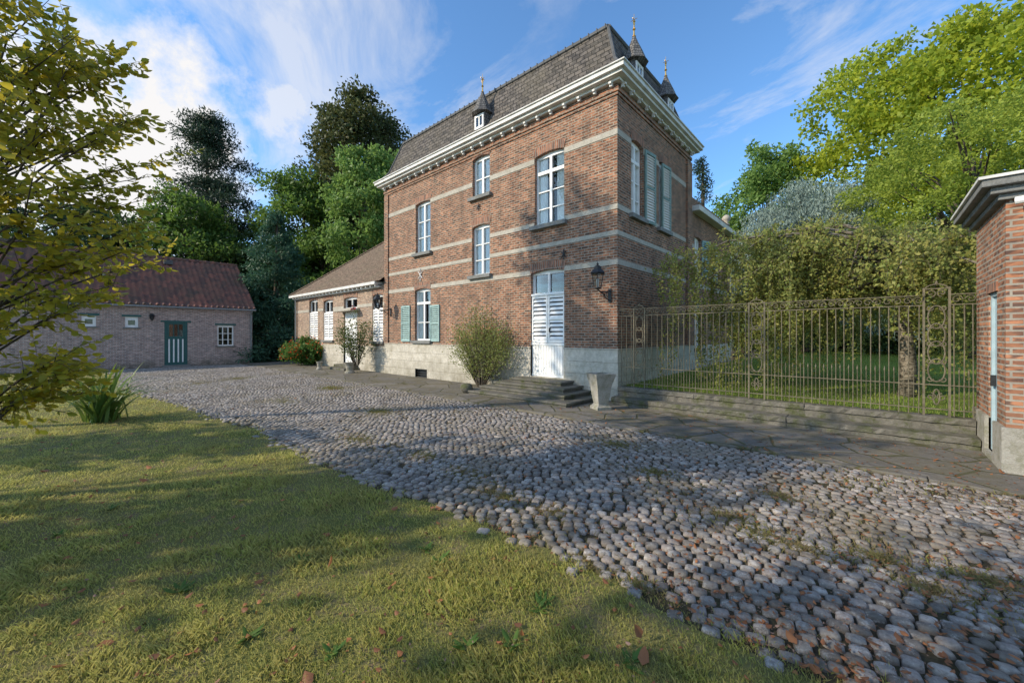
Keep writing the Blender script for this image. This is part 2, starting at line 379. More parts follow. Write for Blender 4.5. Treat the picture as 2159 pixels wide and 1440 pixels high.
def shutter(T, a0, a1, z0, z1, root, mat, d=-.05, th=.045, mid=True, panelmat=None, pitch=.075, fw=.05):
    mb = MB(T)
    mb.box(a0, a0+fw, d, d+th, z0, z1); mb.box(a1-fw, a1, d, d+th, z0, z1)
    mb.box(a0+fw, a1-fw, d, d+th, z0, z0+.08); mb.box(a0+fw, a1-fw, d, d+th, z1-.08, z1)
    if mid: mb.box(a0+fw, a1-fw, d, d+th, (z0+z1)/2-.03, (z0+z1)/2+.03)
    s = mb.build('shutter', M[mat], root)
    sl = MB(T); n = max(3, int((z1-z0-.16)/pitch))
    for i in range(n):
        z = z0+.08+(z1-z0-.16)*(i+.12)/n; hh = (z1-z0-.16)/n
        sl.add([(a0+fw,d+.003,z),(a1-fw,d+.003,z),(a1-fw,d+th-.006,z+hh*.66),(a0+fw,d+th-.006,z+hh*.66),
                (a0+fw,d+.010,z-.006),(a1-fw,d+.010,z-.006),(a1-fw,d+th+.001,z+hh*.60),(a0+fw,d+th+.001,z+hh*.60)],
               [(0,1,2,3),(4,7,6,5),(0,4,5,1),(3,2,6,7)])
    sl.build('louvre', M[panelmat or mat], s)
    MB(T).box(a0+fw-.01, a1-fw+.01, d+th+.003, d+th+.008, z0+.05, z1-.05).build('louvre_gap_sheet', M['dark'] if not panelmat else M[panelmat], s)  # added sheet; dark colour paints gap shade, except on pale-panelled shutters
    return s

# ---------------------------------------------------------------- main house
HX0, HY1, HZ = -11.0, 5.37, 8.0
house = thing('brick_house', 'tall three storey red brick house with slate mansard roof and stone bands', 'house', (HX0/2, HY1/2, 0))
TF = ID
TR = lambda a, d, z: (-d, a, z)
W1 = FR(877,908,425,533); W2 = FR(997,1033,328,413); W3 = FR(1128,1190,318,472); W4 = FR(996,1033,473,580); W5 = FR(875,908,608,718)
D1 = FR(1120,1190,568,795); BW = FR(877,902,778,797)
front = [W1,W2,W3,W4,W5,D1,BW]
R1 = [.78, 1.52, 4.9, 6.95]; R2 = [2.62, 3.36, 4.9, 6.95]
side = [R1, R2]
PZ = 1.31
wl = MB(TF); wall_grid(wl, HX0, 0, 0, HZ, front)
wl.T = TR; wall_grid(wl, 0, HY1, 0, HZ, side)
wl.T = ID
wl.quad((HX0,0,0),(HX0,HY1,0),(HX0,HY1,HZ),(HX0,0,HZ)); wl.quad((HX0,HY1,0),(0,HY1,0),(0,HY1,HZ),(HX0,HY1,HZ))
wl.build('wall', M['brick'], house)
pl = MB(TF); wall_grid(pl, HX0-.03, .03, 0, PZ, [D1, BW], .17, -.03)
pl.T = TR; wall_grid(pl, -.03, HY1+.03, 0, PZ, [], .17, -.03); pl.T = ID
pl.box(HX0-.045, D1[0], -.045, .05, PZ, PZ+.04); pl.box(D1[1], .045, -.045, .05, PZ, PZ+.04); pl.box(-.05, .045, .051, HY1+.04, PZ, PZ+.04)
pl.quad((HX0-.03,-.03,0),(HX0-.03,1,0),(HX0-.03,1,PZ),(HX0-.03,-.03,PZ))
pl.build('plinth', M['plinth'], house)
for z0, z1 in ((6.74,6.89),(4.87,5.00),(4.22,4.33),(3.47,3.61)):
    bands(TF, HX0-.012, 0, z0, z1, front, house); bands(TR, -.011, HY1, z0, z1, side, house)
MB().box(-.3, .075, HY1-.42, HY1+.02, PZ+.04, 7.7).build('pilaster', M['brick'], house)
MB().box(HX0-.02, HX0+.28, -.05, .1, PZ+.04, 7.7).build('pilaster', M['brick'], house)
fz = MB(); fz.box(HX0-.03, .03, -.03, HY1+.03, 7.72, 7.80); fz.box(HX0-.06, .06, -.06, HY1+.06, 7.80, 7.90)
fz.build('brick_frieze', M['brick'], house)
co = MB(); co.box(HX0-.12, .12, -.12, HY1+.12, 8.02, 8.09); co.box(HX0-.26, .26, -.26, HY1+.26, 8.09, 8.17)
co.box(HX0-.34, .34, -.34, HY1+.34, 8.17, 8.28); co.box(HX0-.38, .38, -.38, HY1+.38, 8.28, 8.315)
co.build('cornice', M['cornice'], house, bevel=.012)
bme = None
def bracket(x, y, rz):
    global bme
    if bme is None:
        mb = MB(); mb.box(-.035,.035,-.12,0,-.05,0); mb.box(-.035,.035,-.07,0,-.10,-.05)
        o = mb.build('cornice_bracket', M['cornice'], house); bme = o.data
    else: o = link('cornice_bracket', bme, house)
    o.location = (x, y, 8.019); o.rotation_euler = (0,0,rz)
for i in range(24): bracket(HX0+.12+i*.468, -.061, 0)
for i in range(12): bracket(.061, .12+i*.468, PI/2)
# mansard
d1, d2, zt = -.02, .55, 10.03
rf = MB()
def ring(d, z): return [(HX0+d, d, z), (-d, d, z), (-d, HY1-d, z), (HX0+d, HY1-d, z)]
r0, ra, r1 = ring(-.2, 8.316), ring(.12, 8.75), ring(d2, zt)
for A, B in ((r0, ra), (ra, r1)):
    for i in range(4): rf.quad(A[i], A[(i+1)%4], B[(i+1)%4], B[i])
r2 = ring(d2+1.6, zt+.12)
for i in range(4): rf.quad(r1[i], r1[(i+1)%4], r2[(i+1)%4], r2[i])
rf.quad(*r2)
roof = rf.build('roof', M['slate'], house)
rl = MB()
for i in range(4):
    rl.tube([r1[i], r1[(i+1)%4]], .07, 8); rl.tube([ra[i], r1[i]], .045, 6); rl.tube([r0[i], ra[i]], .045, 6)
for i in range(38):
    x = HX0+d2+.14+i*.262; rl.box(x, x+.02, d2-.076, d2+.076, zt-.06, zt+.076)
rl.build('ridge', M['lead'], roof, smooth=False)
def dormer(T, a, zb=8.72, face=True):
    mb = MB(T)
    w = .24; mb.box(a-w, a+w, -.02, .5, zb-.2, zb+.42)
    mb.lathe((a, .12, zb+.40), [(.38,0),(.365,.03),(.30,.14),(.22,.34),(.11,.58),(.03,.78)], 8, PI/8)
    o = mb.build('dormer', M['slate_dormer'], house)
    f = MB(T); f.box(a-w+.03, a-w+.09, -.05, .0, zb-.12, zb+.34); f.box(a+w-.09, a+w-.03, -.05, 0, zb-.12, zb+.34)
    f.box(a-w+.09, a+w-.09, -.05, 0, zb+.27, zb+.34); f.box(a-w+.09, a+w-.09, -.05, 0, zb-.12, zb-.05); f.box(a-.02, a+.02, -.045, 0, zb-.05, zb+.27)
    f.build('dormer_window', M['white'], o)
    MB(T).box(a-w+.06, a+w-.06, -.028, -.022, zb-.1, zb+.3).build('pane', M['glass'], o)
    g = MB(T); c = (a, .12, zb+1.12)
    g.lathe(c, [(.025,0),(.055,.04),(.025,.08),(.018,.2),(.045,.24),(.018,.28),(.016,.42),(.035,.45),(.01,.49),(.005,.66)], 8)
    g.tube([(a-.09,.12,zb+1.62),(a+.09,.12,zb+1.62)], .009, 4); g.tube([(a,.03,zb+1.62),(a,.21,zb+1.62)], .009, 4)
    for s_ in (-1, 1): g.tube([(a, .12, zb+1.45), (a+s_*.06, .12, zb+1.53), (a+s_*.03, .12, zb+1.58)], .007, 4)
    g.build('finial', M['gold'], o)
dormer(TF, onY(1017, .1)[0])
dormer(lambda a, d, z: (-d+.05, a, z), 1.10, 8.66); dormer(lambda a, d, z: (-d+.05, a, z), 3.35, 8.66)
# windows
window(TF, W1, house, 2, 3, curtain=2); window(TF, W2, house, 2, 2, curtain=3); window(TF, W3, house, 2, 3, curtain=1, transom=.74)
window(TF, W4, house, 2, 3, curtain=3); window(TF, W5, house, 2, 2, curtain=1, transom=.72)
window(TR, R1, house, 2, 3, curtain=2, transom=.74); window(TR, R2, house, 2, 3, curtain=2, transom=.74)
s0 = FR(848,866,645,720); s1 = FR(908,928,643,720)
shutter(TF, s0[0], s0[1], s0[2], s0[3], house, 'teal'); shutter(TF, s1[0]+.02, s1[1], s1[2], s1[3], house, 'teal')
def hinge(T, a_h, ang):
    ca, sa = math.cos(ang), math.sin(ang)
    return lambda a, d, z: T(a_h+(a-a_h)*ca+d*sa, -(a-a_h)*sa+d*ca, z)
shutter(hinge(TR, 1.58, .10), 1.58, 2.16, 4.85, 6.88, house, 'teal_frame', d=-.06, panelmat='shutter_pale', fw=.06)
shutter(hinge(TR, 2.78, .08), 2.78, 3.36, 4.85, 6.88, house, 'teal_frame', d=-.06, panelmat='shutter_pale', fw=.06)
# front door group
zlo, zsh, ztr = ZY(722,11.6), ZY(619,11.6), ZY(617,11.6)
tw = [D1[0], D1[1], ztr-.06, D1[3]]
window(TF, tw, house, 2, 1, sill=False, curtain=0, bar=.03)
am = (D1[0]+D1[1])/2
shutter(TF, D1[0]+.01, am-.008, zlo, zsh-.06, house, 'white', d=.03, pitch=.11); shutter(TF, am+.008, D1[1]-.01, zlo, zsh-.06, house, 'white', d=.03, pitch=.11)
MB(TF).box(D1[0], D1[1], .09, .10, zlo-.02, zsh).build('door_gap_shade', M['dark'], house)  # added dark sheet painting the shade behind the door shutters
dm = MB(TF); dm.box(D1[0]+.01, D1[1]-.01, .05, .09, D1[2], zlo-.01)
n = 11
for i in range(n):
    b0 = D1[0]+.07+(D1[1]-D1[0]-.14)*i/n; dm.box(b0+.008, b0+(D1[1]-D1[0]-.14)/n-.008, .03, .052, D1[2]+.08, zlo-.09)
dm.box(D1[0]+.01, D1[1]-.01, .01, .052, zlo-.08, zlo-.01); dm.box(D1[0]+.01, D1[1]-.01, .03, .052, D1[2], D1[2]+.07)
door = dm.build('door', M['white'], house)
MB(TF).box(D1[0]+.01, D1[1]-.01, .0, .05, zsh-.055, zsh).build('door_rail', M['white'], door)
MB(TF).box(am+.06, am+.09, .0, .04, zlo+.3, zlo+.42).build('handle', M['iron'], door)
gr = MB(TF)
for i in range(4): z = BW[2]+(BW[3]-BW[2])*(i+.5)/4; gr.box(BW[0], BW[1], .04, .06, z-.012, z+.012)
gr.box(BW[0], BW[1], .14, .15, BW[2], BW[3]); gr.build('cellar_grille', M['iron'], house)
def anchor(px, py, s=.14, th=.014):
    x, Y = onY(px); z = ZY(py, Y); mb = MB()
    for q in range(2):
        t = q*PI/2+PI/4; mb.tube([(x-s*math.cos(t), -.03, z-s*math.sin(t)), (x+s*math.cos(t), -.03, z+s*math.sin(t))], th, 5)
    mb.tube([(x,-.03,z-s*1.2),(x,-.03,z+s*1.2)], th, 5)
    mb.lathe((x,-.03,z-.02), [(.035,0),(.035,.04)], 8); return mb
anchor(888,580,.20,.017).build('wall_anchor', M['cornice'], house); anchor(1190,537,.12).build('wall_anchor', M['iron'], house); anchor(1010,437,.11).build('wall_anchor', M['iron'], house)

# rear wing
wing = thing('rear_wing', 'lower brick wing with stone parapet and ball finial behind the tall house', 'house wing', (-3, 8.3, .4))
TW = lambda a, d, z: (-.10-d, a, z)
v0 = [6.2, 6.95, 3.9, 5.35]; v1 = [8.7, 9.5, 3.9, 5.35]; v2 = [6.2,6.95,1.2,3.0]
WY = 11.1
mb = MB(TW); wall_grid(mb, HY1+.03, WY, 0, 6.15, [v0, v1, v2]); mb.T = ID
mb.quad((-.1,WY,0),(-8,WY,0),(-8,WY,6.15),(-.1,WY,6.15)); mb.build('wall', M['brick'], wing)
MB().box(-8, .2, HY1+.37+.05, WY+.3, 6.15, 6.34).build('cornice', M['cornice'], wing, bevel=.02)
MB().box(-8, -.1, HY1+.43, WY-.02, 6.34, 6.7).build('parapet', M['brick'], wing)
mb = MB(); mb.lathe((-.2, WY-.2, 6.7), [(.14,0),(.14,.06),(.06,.1),(.16,.22),(.19,.32),(.13,.42),(.03,.48)], 12); mb.build('ball_finial', M['band'], wing, smooth=True)
for v in (v0, v1, v2): window(TW, v, wing, 2, 3, curtain=2)
for z0, z1 in ((4.87,5.01),(3.46,3.62)): bands(TW, HY1+.03, WY, z0, z1, [v0,v1,v2], wing)
shutter(hinge(TW, 6.99, .3), 6.99, 7.5, 3.9, 5.3, wing, 'teal'); shutter(hinge(TW, 8.0, .05), 8.15, 8.66, 3.9, 5.3, wing, 'teal')
pp = MB(TW); wall_grid(pp, HY1+.04, WY+.02, 0, PZ, [v2], .1, -.03); pp.build('plinth', M['plinth'], wing)

# ---------------------------------------------------------------- annex
AX0, AX1, AD = -21.3, -11.0, 7.5
annex = thing('low_annex', 'single storey brick annex with hipped brown tile roof left of the tall house', 'annex', (-16, 3.7, 0))
A1 = FR(651,669,632,717); A2 = FR(681,701,632,717); A3 = FR(784,806,620,720); AD1 = FR(724,752,626,760)
AD1[2] = .25
ah = [A1, A2, A3, AD1]
TA = lambda a, d, z: (a, d+.04, z)
mb = MB(TA); wall_grid(mb, AX0, AX1-.001, 0, 3.9, ah); mb.T = ID
mb.quad((AX0,.04,0),(AX0,AD,0),(AX0,AD,3.9),(AX0,.04,3.9)); mb.quad((AX0,AD,0),(AX1,AD,0),(AX1,AD,3.9),(AX0,AD,3.9))
mb.build('wall', M['brick_annex'], annex)
pp = MB(TA); wall_grid(pp, AX0-.03, AX1-.035, 0, 1.2, ah, .12, -.03); pp.T = ID; pp.quad((AX0-.03,.01,0),(AX0-.03,2,0),(AX0-.03,2,1.2),(AX0-.03,.01,1.2)); pp.build('plinth', M['plinth'], annex)
bands(TA, AX0-.01, AX1-.03, 3.0, 3.14, ah, annex)
co = MB(); co.box(AX0-.12, AX1-.402, -.10, AD+.1, 3.80, 3.88); co.box(AX0-.32, AX1-.402, -.30, AD+.35, 3.92, 4.05); co.build('cornice', M['cornice'], annex, bevel=.012)
ame = None
for i in range(24):
    if ame is None:
        o = MB().box(-.035,.035,-.13,0,-.08,0).build('cornice_bracket', M['cornice'], annex); ame = o.data
    else: o = link('cornice_bracket', ame, annex)
    o.location = (AX0+.15+i*.42, -.10, 3.919)
e0, e1, ez, rz_, ry = AX0-.28, AX1-.01, 4.055, 7.35, AD/2
hx = AX0+3.55
rf = MB()
rf.quad((e0,-.27,ez),(e1,-.27,ez),(e1,ry,rz_),(hx,ry,rz_)); rf.quad((e0,AD+.3,ez),(e1,AD+.3,ez),(e1,ry,rz_),(hx,ry,rz_)); rf.quad((e0,-.27,ez),(e0,AD+.3,ez),(hx,ry,rz_))
ar = rf.build('roof', M['plaintile'], annex)
rl = MB(); rl.tube([(e0,-.27,ez+.02),(hx,ry,rz_+.02)], .06, 6); rl.tube([(hx,ry,rz_+.02),(e1,ry,rz_+.02)], .08, 6); rl.build('ridge', M['plaintile'], ar)
for h in (A1, A2, A3):
    zc = h[2]+(h[3]-h[2])*.68
    window(TA, [h[0],h[1],zc,h[3]], annex, 2, 1, sill=False, curtain=0, bar=.03)
    m_ = (h[0]+h[1])/2
    shutter(TA, h[0]+.01, m_-.006, h[2], zc, annex, 'white', d=.03, pitch=.12); shutter(TA, m_+.006, h[1]-.01, h[2], zc, annex, 'white', d=.03, pitch=.12)
    MB(TA).box(h[0]-.12, h[1]+.12, -.10, .1, h[2]-.10, h[2]-.003).build('sill', M['sill'], annex)
zc = 3.0
window(TA, [AD1[0],AD1[1],zc,AD1[3]], annex, 2, 1, sill=False, curtain=0, bar=.03)
MB(TA).box(AD1[0]-.2, AD1[1]+.25, -.45, .05, zc-.16, zc-.03).build('door_canopy', M['band'], annex, bevel=.02)
dm = MB(TA); dm.box(AD1[0]+.02, AD1[1]-.02, .06, .1, .25, zc-.17)
m_ = (AD1[0]+AD1[1])/2
for k_ in (0, 1):
    for z0, z1 in ((.4,1.1),(1.25,2.6)): 
        q0 = AD1[0]+.12 if k_ == 0 else m_+.06; q1 = m_-.06 if k_ == 0 else AD1[1]-.12
        dm.box(q0, q1, .04, .062, z0, z1)
dd = dm.build('door', M['white'], annex); MB(TA).box(m_+.0, m_+.03, .0, .05, 1.15, 1.3).build('handle', M['iron'], dd)
dp = MB(); dp.tube([(AX0+.1,-.05,.1),(AX0+.1,-.05,3.9)], .045, 8); dp.build('downpipe', M['zinc'], annex)
st = thing('annex_steps', 'small grey stone doorstep under the annex door', 'steps', (m_, -.3, 0))
MB().box(AD1[0]-.3, AD1[1]+.3, -.75, 0, 0, .13).build('step', M['step'], st, bevel=.015); MB().box(AD1[0]-.15, AD1[1]+.15, -.42, 0, .131, .25).build('step', M['step'], st, bevel=.015)

# ---------------------------------------------------------------- outbuilding
OX = -23.2; OY0, OY1 = -12.2, -1.8
ob = thing('outbuilding', 'low pale brick outbuilding with dark red pantile roof at far left', 'outbuilding', (OX-3.9, -7, 0))
TO = lambda a, d, z: (OX-d, a, z)
o1 = XR(172,203,665,688,OX); o2 = XR(264,292,668,690,OX); o3 = XR(459,493,686,729,OX); od = XR(347,396,680,768,OX); od[2] = .08
oh = [o1, o2, o3, od]
mb = MB(TO); wall_grid(mb, OY0, OY1, 0, 3.3, oh, .15)
W_ = 7.8
mb.quad((OY1,0,0),(OY1,W_,0),(OY1,W_,3.3),(OY1,W_/2,6.25),(OY1,0,3.3)); mb.quad((OY0,0,0),(OY0,W_,0),(OY0,W_,3.3),(OY0,W_/2,6.25),(OY0,0,3.3))
mb.build('wall', M['brick_lilac'], ob)
n_col = 40; npc = 8; A = np.linspace(OY0-.1, OY1+.14, n_col*npc+1); rows = 14
L0 = (-.20, 3.20); L1 = (W_/2, 6.32)
tl = (A-OY0)/(OY1-OY0)*n_col
prof = np.where((tl % 1) < .62, .06*np.sin((tl % 1)/.62*PI), -.02*np.sin(((tl % 1)-.62)/.38*PI))
V = []; 
for r in range(rows):
    for e in (0, 1):
        t = (r+e)/rows; dd = L0[0]+(L1[0]-L0[0])*t; zz = L0[1]+(L1[1]-L0[1])*t+(.05 if e == 0 else 0.0)
        jit = .010*np.sin(A*1.7+r)+.010*np.sin(A*5.1+r*2.3)
        V.append(np.stack([OX-dd-0*A, A, zz+prof+jit], 1))
nA = len(A); V = np.concatenate(V); Fq = []
for r in range(rows*2-1):
    i = np.arange(nA-1); Fq.append(np.stack([r*nA+i, r*nA+i+1, (r+1)*nA+i+1, (r+1)*nA+i], 1))
orf = npmesh('roof', V, np.concatenate(Fq), M['pantile'], ob)
MB(TO).quad((OY0,W_/2,6.3),(OY1+.1,W_/2,6.3),(OY1+.1,W_+.3,3.16),(OY0,W_+.3,3.16)).build('rear_slope', M['pantile'], orf)
mb = MB(TO); mb.tube([(OY0-.1,W_/2,6.34),(OY1+.12,W_/2,6.34)], .12, 8)
for i in range(26): mb.tube([(OY0+i*.4,W_/2,6.34),(OY0+i*.4+.05,W_/2,6.34)], .14, 8)
mb.build('ridge', M['pantile'], orf)
MB(TO).box(-5.5,-5.1,3.1,3.3,5.9,6.15).build('roof_vent', M['lead'], orf)
mb = MB(TO); mb.tube([(OY0-.1,-.26,3.17),(OY1+.12,-.26,3.17)], .05, 8); mb.tube([(OY1-.08,-.08,.05),(OY1-.08,-.08,2.9),(OY1-.08,-.25,3.12)], .045, 8); mb.build('gutter', M['zinc'], ob)
for h, c_, r_, f__ in ((o1,1,1,.11),(o2,1,1,.11),(o3,3,3,.06)):
    w = window(TO, h, ob, c_, r_, sill=False, ar=False, curtain=0, fd=.05, fw=f__)
    MB(TO).box(h[0]-.12, h[1]+.12, -.02, .12, h[3], h[3]+.10).build('lintel', M['dkteal'], w)
    MB(TO).box(h[0]-.08, h[1]+.08, -.06, .08, h[2]-.07, h[2]-.002).build('sill', M['sill'], w)
dm = MB(TO); dm.box(od[0], od[0]+.1, .02, .12, .08, od[3]); dm.box(od[1]-.1, od[1], .02, .12, .08, od[3]); dm.box(od[0]+.1, od[1]-.1, .02, .12, od[3]-.1, od[3])
zg = od[3]-.75
dm.box(od[0]+.1, od[1]-.1, .05, .1, .08, zg); dm.box(od[0]+.1, od[0]+.2, .05, .1, zg, od[3]-.1); dm.box(od[1]-.2, od[1]-.1, .05, .1, zg, od[3]-.1)
for i in (1, 2): 
    a = od[0]+.2+(od[1]-od[0]-.4)*i/3; dm.box(a-.02, a+.02, .05, .09, zg, od[3]-.1)
dr = dm.build('door', M['dkteal'], ob)
for i in range(4):
    a = od[0]+.2+(od[1]-od[0]-.4)*i/3; MB(TO).box(a-.03, a+.03, .03, .05, .22, zg-.15).build('white_stripe', M['white'], dr)
MB(TO).box(od[0]+.2, od[1]-.2, .085, .09, zg, od[3]-.1).build('pane', M['glass'], dr)
MB(TO).box(od[0]+.1, od[1]-.1, .3, .32, zg-.1, od[3]).build('room_shade', M['dark'], dr)  # dark sheet added as the shade inside the outbuilding
MB(TO).box(od[0]-.15, od[1]+.15, -.02, .13, od[3], od[3]+.1).build('lintel', M['dkteal'], dr)
MB(TO).box(od[0]-.1, od[1]+.1, -.25, .1, 0, .08).build('threshold', M['sill'], ob)
ly = onX(320, OX)[0]
mb = MB(TO); mb.box(ly-.08, ly+.08, -.05, 0, 2.55, 2.8); mb.lathe((ly,-.18,2.45), [(.05,0),(.10,.22),(.12,.25),(.02,.34)], 6)
tag(mb.build('wall_lamp', M['iron']), 'small black wall lamp on pale outbuilding left of the green door', 'lamp')

# ---------------------------------------------------------------- gate building right
KX = 5.95; KY0, KY1, KZ = -1.58, .25, 3.33
kb = thing('gate_lodge', 'small old brick lodge with pale cornice at the right edge', 'lodge', (7.2, -.6, 0))
TK = lambda a, d, z: (KX+d, a, z)
kd = [-1.12, -.62, .12, 2.27]
mb = MB(TK); wall_grid(mb, KY0, KY1, 0, KZ, [kd], .14); mb.T = ID
mb.quad((KX,KY0,0),(9.5,KY0,0),(9.5,KY0,KZ),(KX,KY0,KZ)); mb.quad((KX,KY1,0),(9.5,KY1,0),(9.5,KY1,KZ),(KX,KY1,KZ)); mb.quad((9.5,KY0,0),(9.5,KY1,0),(9.5,KY1,KZ),(9.5,KY0,KZ))
mb.build('wall', M['brick_old'], kb)
pp = MB(TK); wall_grid(pp, KY0-.04, KY1+.04, 0, .55, [kd], .12, -.04); pp.T = ID
pp.quad((KX-.04,KY0-.04,0),(9.5,KY0-.04,0),(9.5,KY0-.04,.55),(KX-.04,KY0-.04,.55)); pp.box(KX-.04, KX+.001, KY0-.04, kd[0], .55, .58); pp.box(KX-.04, KX+.001, kd[1], KY1+.04, .55, .58); pp.box(KX+.002, 9.5, KY0-.04, KY0-.001, .55, .58)
pp.build('plinth', M['urn'], kb)
co = MB(); co.box(KX-.07, 9.6, KY0-.07, KY1+.07, KZ, KZ+.07); co.box(KX-.14, 9.65, KY0-.14, KY1+.14, KZ+.07, KZ+.15); co.box(KX-.22, 9.7, KY0-.22, KY1+.22, KZ+.15, KZ+.24)
co.build('cornice', M['sill'], kb, bevel=.015)
MB().box(KX-.25, 9.75, KY0-.25, KY1+.25, KZ+.24, KZ+.275).build('roof', M['cornice'], kb)
dm = MB(TK); dm.box(kd[0], kd[1], .05, .09, kd[2], kd[3]); dm.box(kd[0], kd[0]+.05, .02, .05, kd[2], kd[3]); dm.box(kd[1]-.05, kd[1], .02, .05, kd[2], kd[3]); dm.box(kd[0]+.05, kd[1]-.05, .02, .05, kd[3]-.05, kd[3])
dr = dm.build('door', M['bluegrey'], kb); MB(TK).box(kd[1]-.14, kd[1]-.1, 0, .05, 1.0, 1.15).build('handle', M['iron'], dr)
MB(TK).box(kd[0]-.06, kd[1]+.06, -.015, .05, kd[3], kd[3]+.14).build('lintel', M['arch'], kb)
mb = MB(); mb.tube([(6.0,-1.72,3.28),(6.4,-1.85,3.28)], .045, 10); mb.box(6.15,6.2,-1.77,-1.58,3.26,3.30)
tag(mb.build('floodlight', M['white']), 'white tubular floodlight under the cornice of the small brick lodge', 'light')

# ---------------------------------------------------------------- lanterns
def lantern(x, z, label):
    t = thing('wall_lantern', label, 'lantern', (x, 0, z)); y = -.62
    b = MB(); b.box(x-.04, x+.04, -.03, 0, z-.5, z-.15)
    b.tube([(x,-.02,z-.2),(x,-.25,z-.26),(x,-.5,z-.26),(x,y,z-.22)], .016, 6); b.tube([(x,-.02,z-.45),(x,-.18,z-.42),(x,-.34,z-.3),(x,-.5,z-.27)], .013, 6)
    for (cy, cz, r) in ((-.14,z-.31,.06),(-.3,z-.345,.045),(-.44,z-.32,.035)):
        b.tube([(x, cy+r*math.cos(q), cz+r*math.sin(q)) for q in np.linspace(0, 1.7*PI, 12)], .009, 5)
    b.build('bracket', M['iron'], t)
    c = MB()
    for j in range(6):
        q = j*PI/3; c.tube([(x+.09*math.cos(q), y+.09*math.sin(q), z-.18), (x+.16*math.cos(q), y+.16*math.sin(q), z+.16)], .009, 4)
    c.lathe((x,y,z-.21), [(.05,0),(.10,.02),(.10,.04)], 6); c.lathe((x,y,z+.15), [(.17,0),(.18,.02),(.17,.03)], 6)
    c.build('cage', M['iron'], t)
    MB().lathe((x,y,z-.17), [(.083,0),(.15,.32)], 6).build('glass', M['glass'], t)
    MB().lathe((x,y,z+.18), [(.19,0),(.13,.07),(.10,.09),(.10,.14),(.05,.18),(.02,.19),(.03,.22),(.005,.27)], 6).build('cap', M['iron'], t)
    MB().lathe((x,y,z-.16), [(.02,0),(.025,.1),(.03,.16),(.01,.2)], 8).build('lamp_bulb', M['white'], t)
lantern(-.20, 3.02, 'black iron hexagonal lantern on scroll bracket by the near house corner')
lantern(-10.55, 3.0, 'black iron lantern on scroll bracket where tall house meets the low annex')

# ---------------------------------------------------------------- steps, urns
ds = thing('door_steps', 'broad weathered grey stone steps rising to the white shuttered door', 'steps', (-2.2, -.8, 0))
for x0, x1, y0, z0, z1 in ((-3.95,-.45,-1.6,.03,.13), (-3.65,-.75,-1.25,.131,.24), (-3.4,-1.0,-.92,.241,.35), (-3.05,-1.3,-.6,.351,.46)):
    MB().box(x0, x1, y0, -.031, z0, z1-.05).build('riser', M['step'], ds)
    MB().box(x0-.04, x1+.04, y0-.04, -.031, z1-.05, z1).build('step', M['step'], ds, bevel=.014)
def urn(px, py, h, wt, wb, name, label, sq=True):
    x, y = G(px, py, .035); t = thing(name, label, 'urn', (x, y, .035)); n = 4 if sq else 16; k = 1.414 if sq else 1; rot = PI/4-.55 if sq else 0
    b = MB(); b.lathe((x,y,.035), [(wb*.62*k,0),(wb*.62*k,.06),(wb*.5*k,.08),(wb*.42*k,.13)], n, rot); b.build('foot', M['urn'], t, bevel=.006)
    b = MB(); b.lathe((x,y,.035+.13), [(wb*.42*k,0),(wb*.5*k,.12),(wt*.34*k,(h-.13)*.55),(wt*.50*k,h-.13),(wt*.43*k,h-.13),(wt*.38*k,h-.23),(.02,h-.25)], n, rot); b.build('bowl', M['urn'], t, bevel=.006)
urn(1267, 862, .80, .50, .28, 'stone_urn', 'tall square tapered stone urn beside the door steps')
urn(738, 786, .45, .5, .34, 'stone_planter', 'low stone planter holding the rose beside the annex door', False)
urn(674, 779, .38, .30, .22, 'stone_pot', 'small stone pot beside the orange berried shrub', False)
x, y = G(984, 828, .035)
mb = MB(); mb.lathe((x,y,.035), [(.10,0),(.15,.05),(.19,.13),(.17,.22),(.10,.27),(.02,.28)], 9, .3, 1.1, .9)
tag(mb.build('mossy_stone', M['step'], smooth=True), 'dark mossy boulder left of the door steps', 'stone')
# ---------------------------------------------------------------- terrace kerb by the fence
tk = thing('fence_steps', 'two long low mossy stone ledges under the iron fence', 'steps', (3, -.2, 0))
def rough_slab(x0, x1, y0, y1, z0, z1):
    bm = bmesh.new(); nx = max(4, int((x1-x0)/.08))
    me = bpy.data.meshes.new('step'); rows_ = []
    prof_ = [(y0+.03, z0), (y0+.03, z1-.105), (y0+.004, z1-.09), (y0, z1-.015), (y0+.014, z1-.001), ((y0+y1)/2, z1), (y1, z1)]
    L_ = len(prof_)
    for i in range(nx+1):
        x = x0+(x1-x0)*i/nx; r = []
        chip = random.gauss(0,.007)-(.022 if random.random() < .15 else 0)
        for j, (yy, zz) in enumerate(prof_):
            r.append(bm.verts.new((x, yy+(random.gauss(0,.005)-chip*(.8 if j in (3,4) else .2)) if j < L_-2 else yy, zz+(random.gauss(0,.003)+(chip*.5 if j in (3,4) else 0) if j > 1 else 0))))
        rows_.append(r)
    for i in range(nx):
        for j in range(L_-1): bm.faces.new((rows_[i][j], rows_[i+1][j], rows_[i+1][j+1], rows_[i][j+1]))
    for r in (rows_[0], rows_[-1]):
        b1_ = bm.verts.new((r[0].co.x, y1, z0)); bm.faces.new(r+[b1_])
    bmesh.ops.recalc_face_normals(bm, faces=bm.faces); bm.to_mesh(me); bm.free()
    me.materials.append(M['step']); link('step', me, tk)
def slabrow(y0, y1, z0, z1, L):
    x = .08
    while x < 5.90:
        w = L*random.uniform(.7,1.3)
        if 5.90-x-w < .5: w = 5.90-x
        rough_slab(x+.002, x+w-.002, y0+random.uniform(-.012,.012), y1, z0, z1+random.uniform(-.008,.004)); x += w
slabrow(-.14, .14, .0, .42, 2.0)
slabrow(-.50, -.11, .0, .21, 1.8)

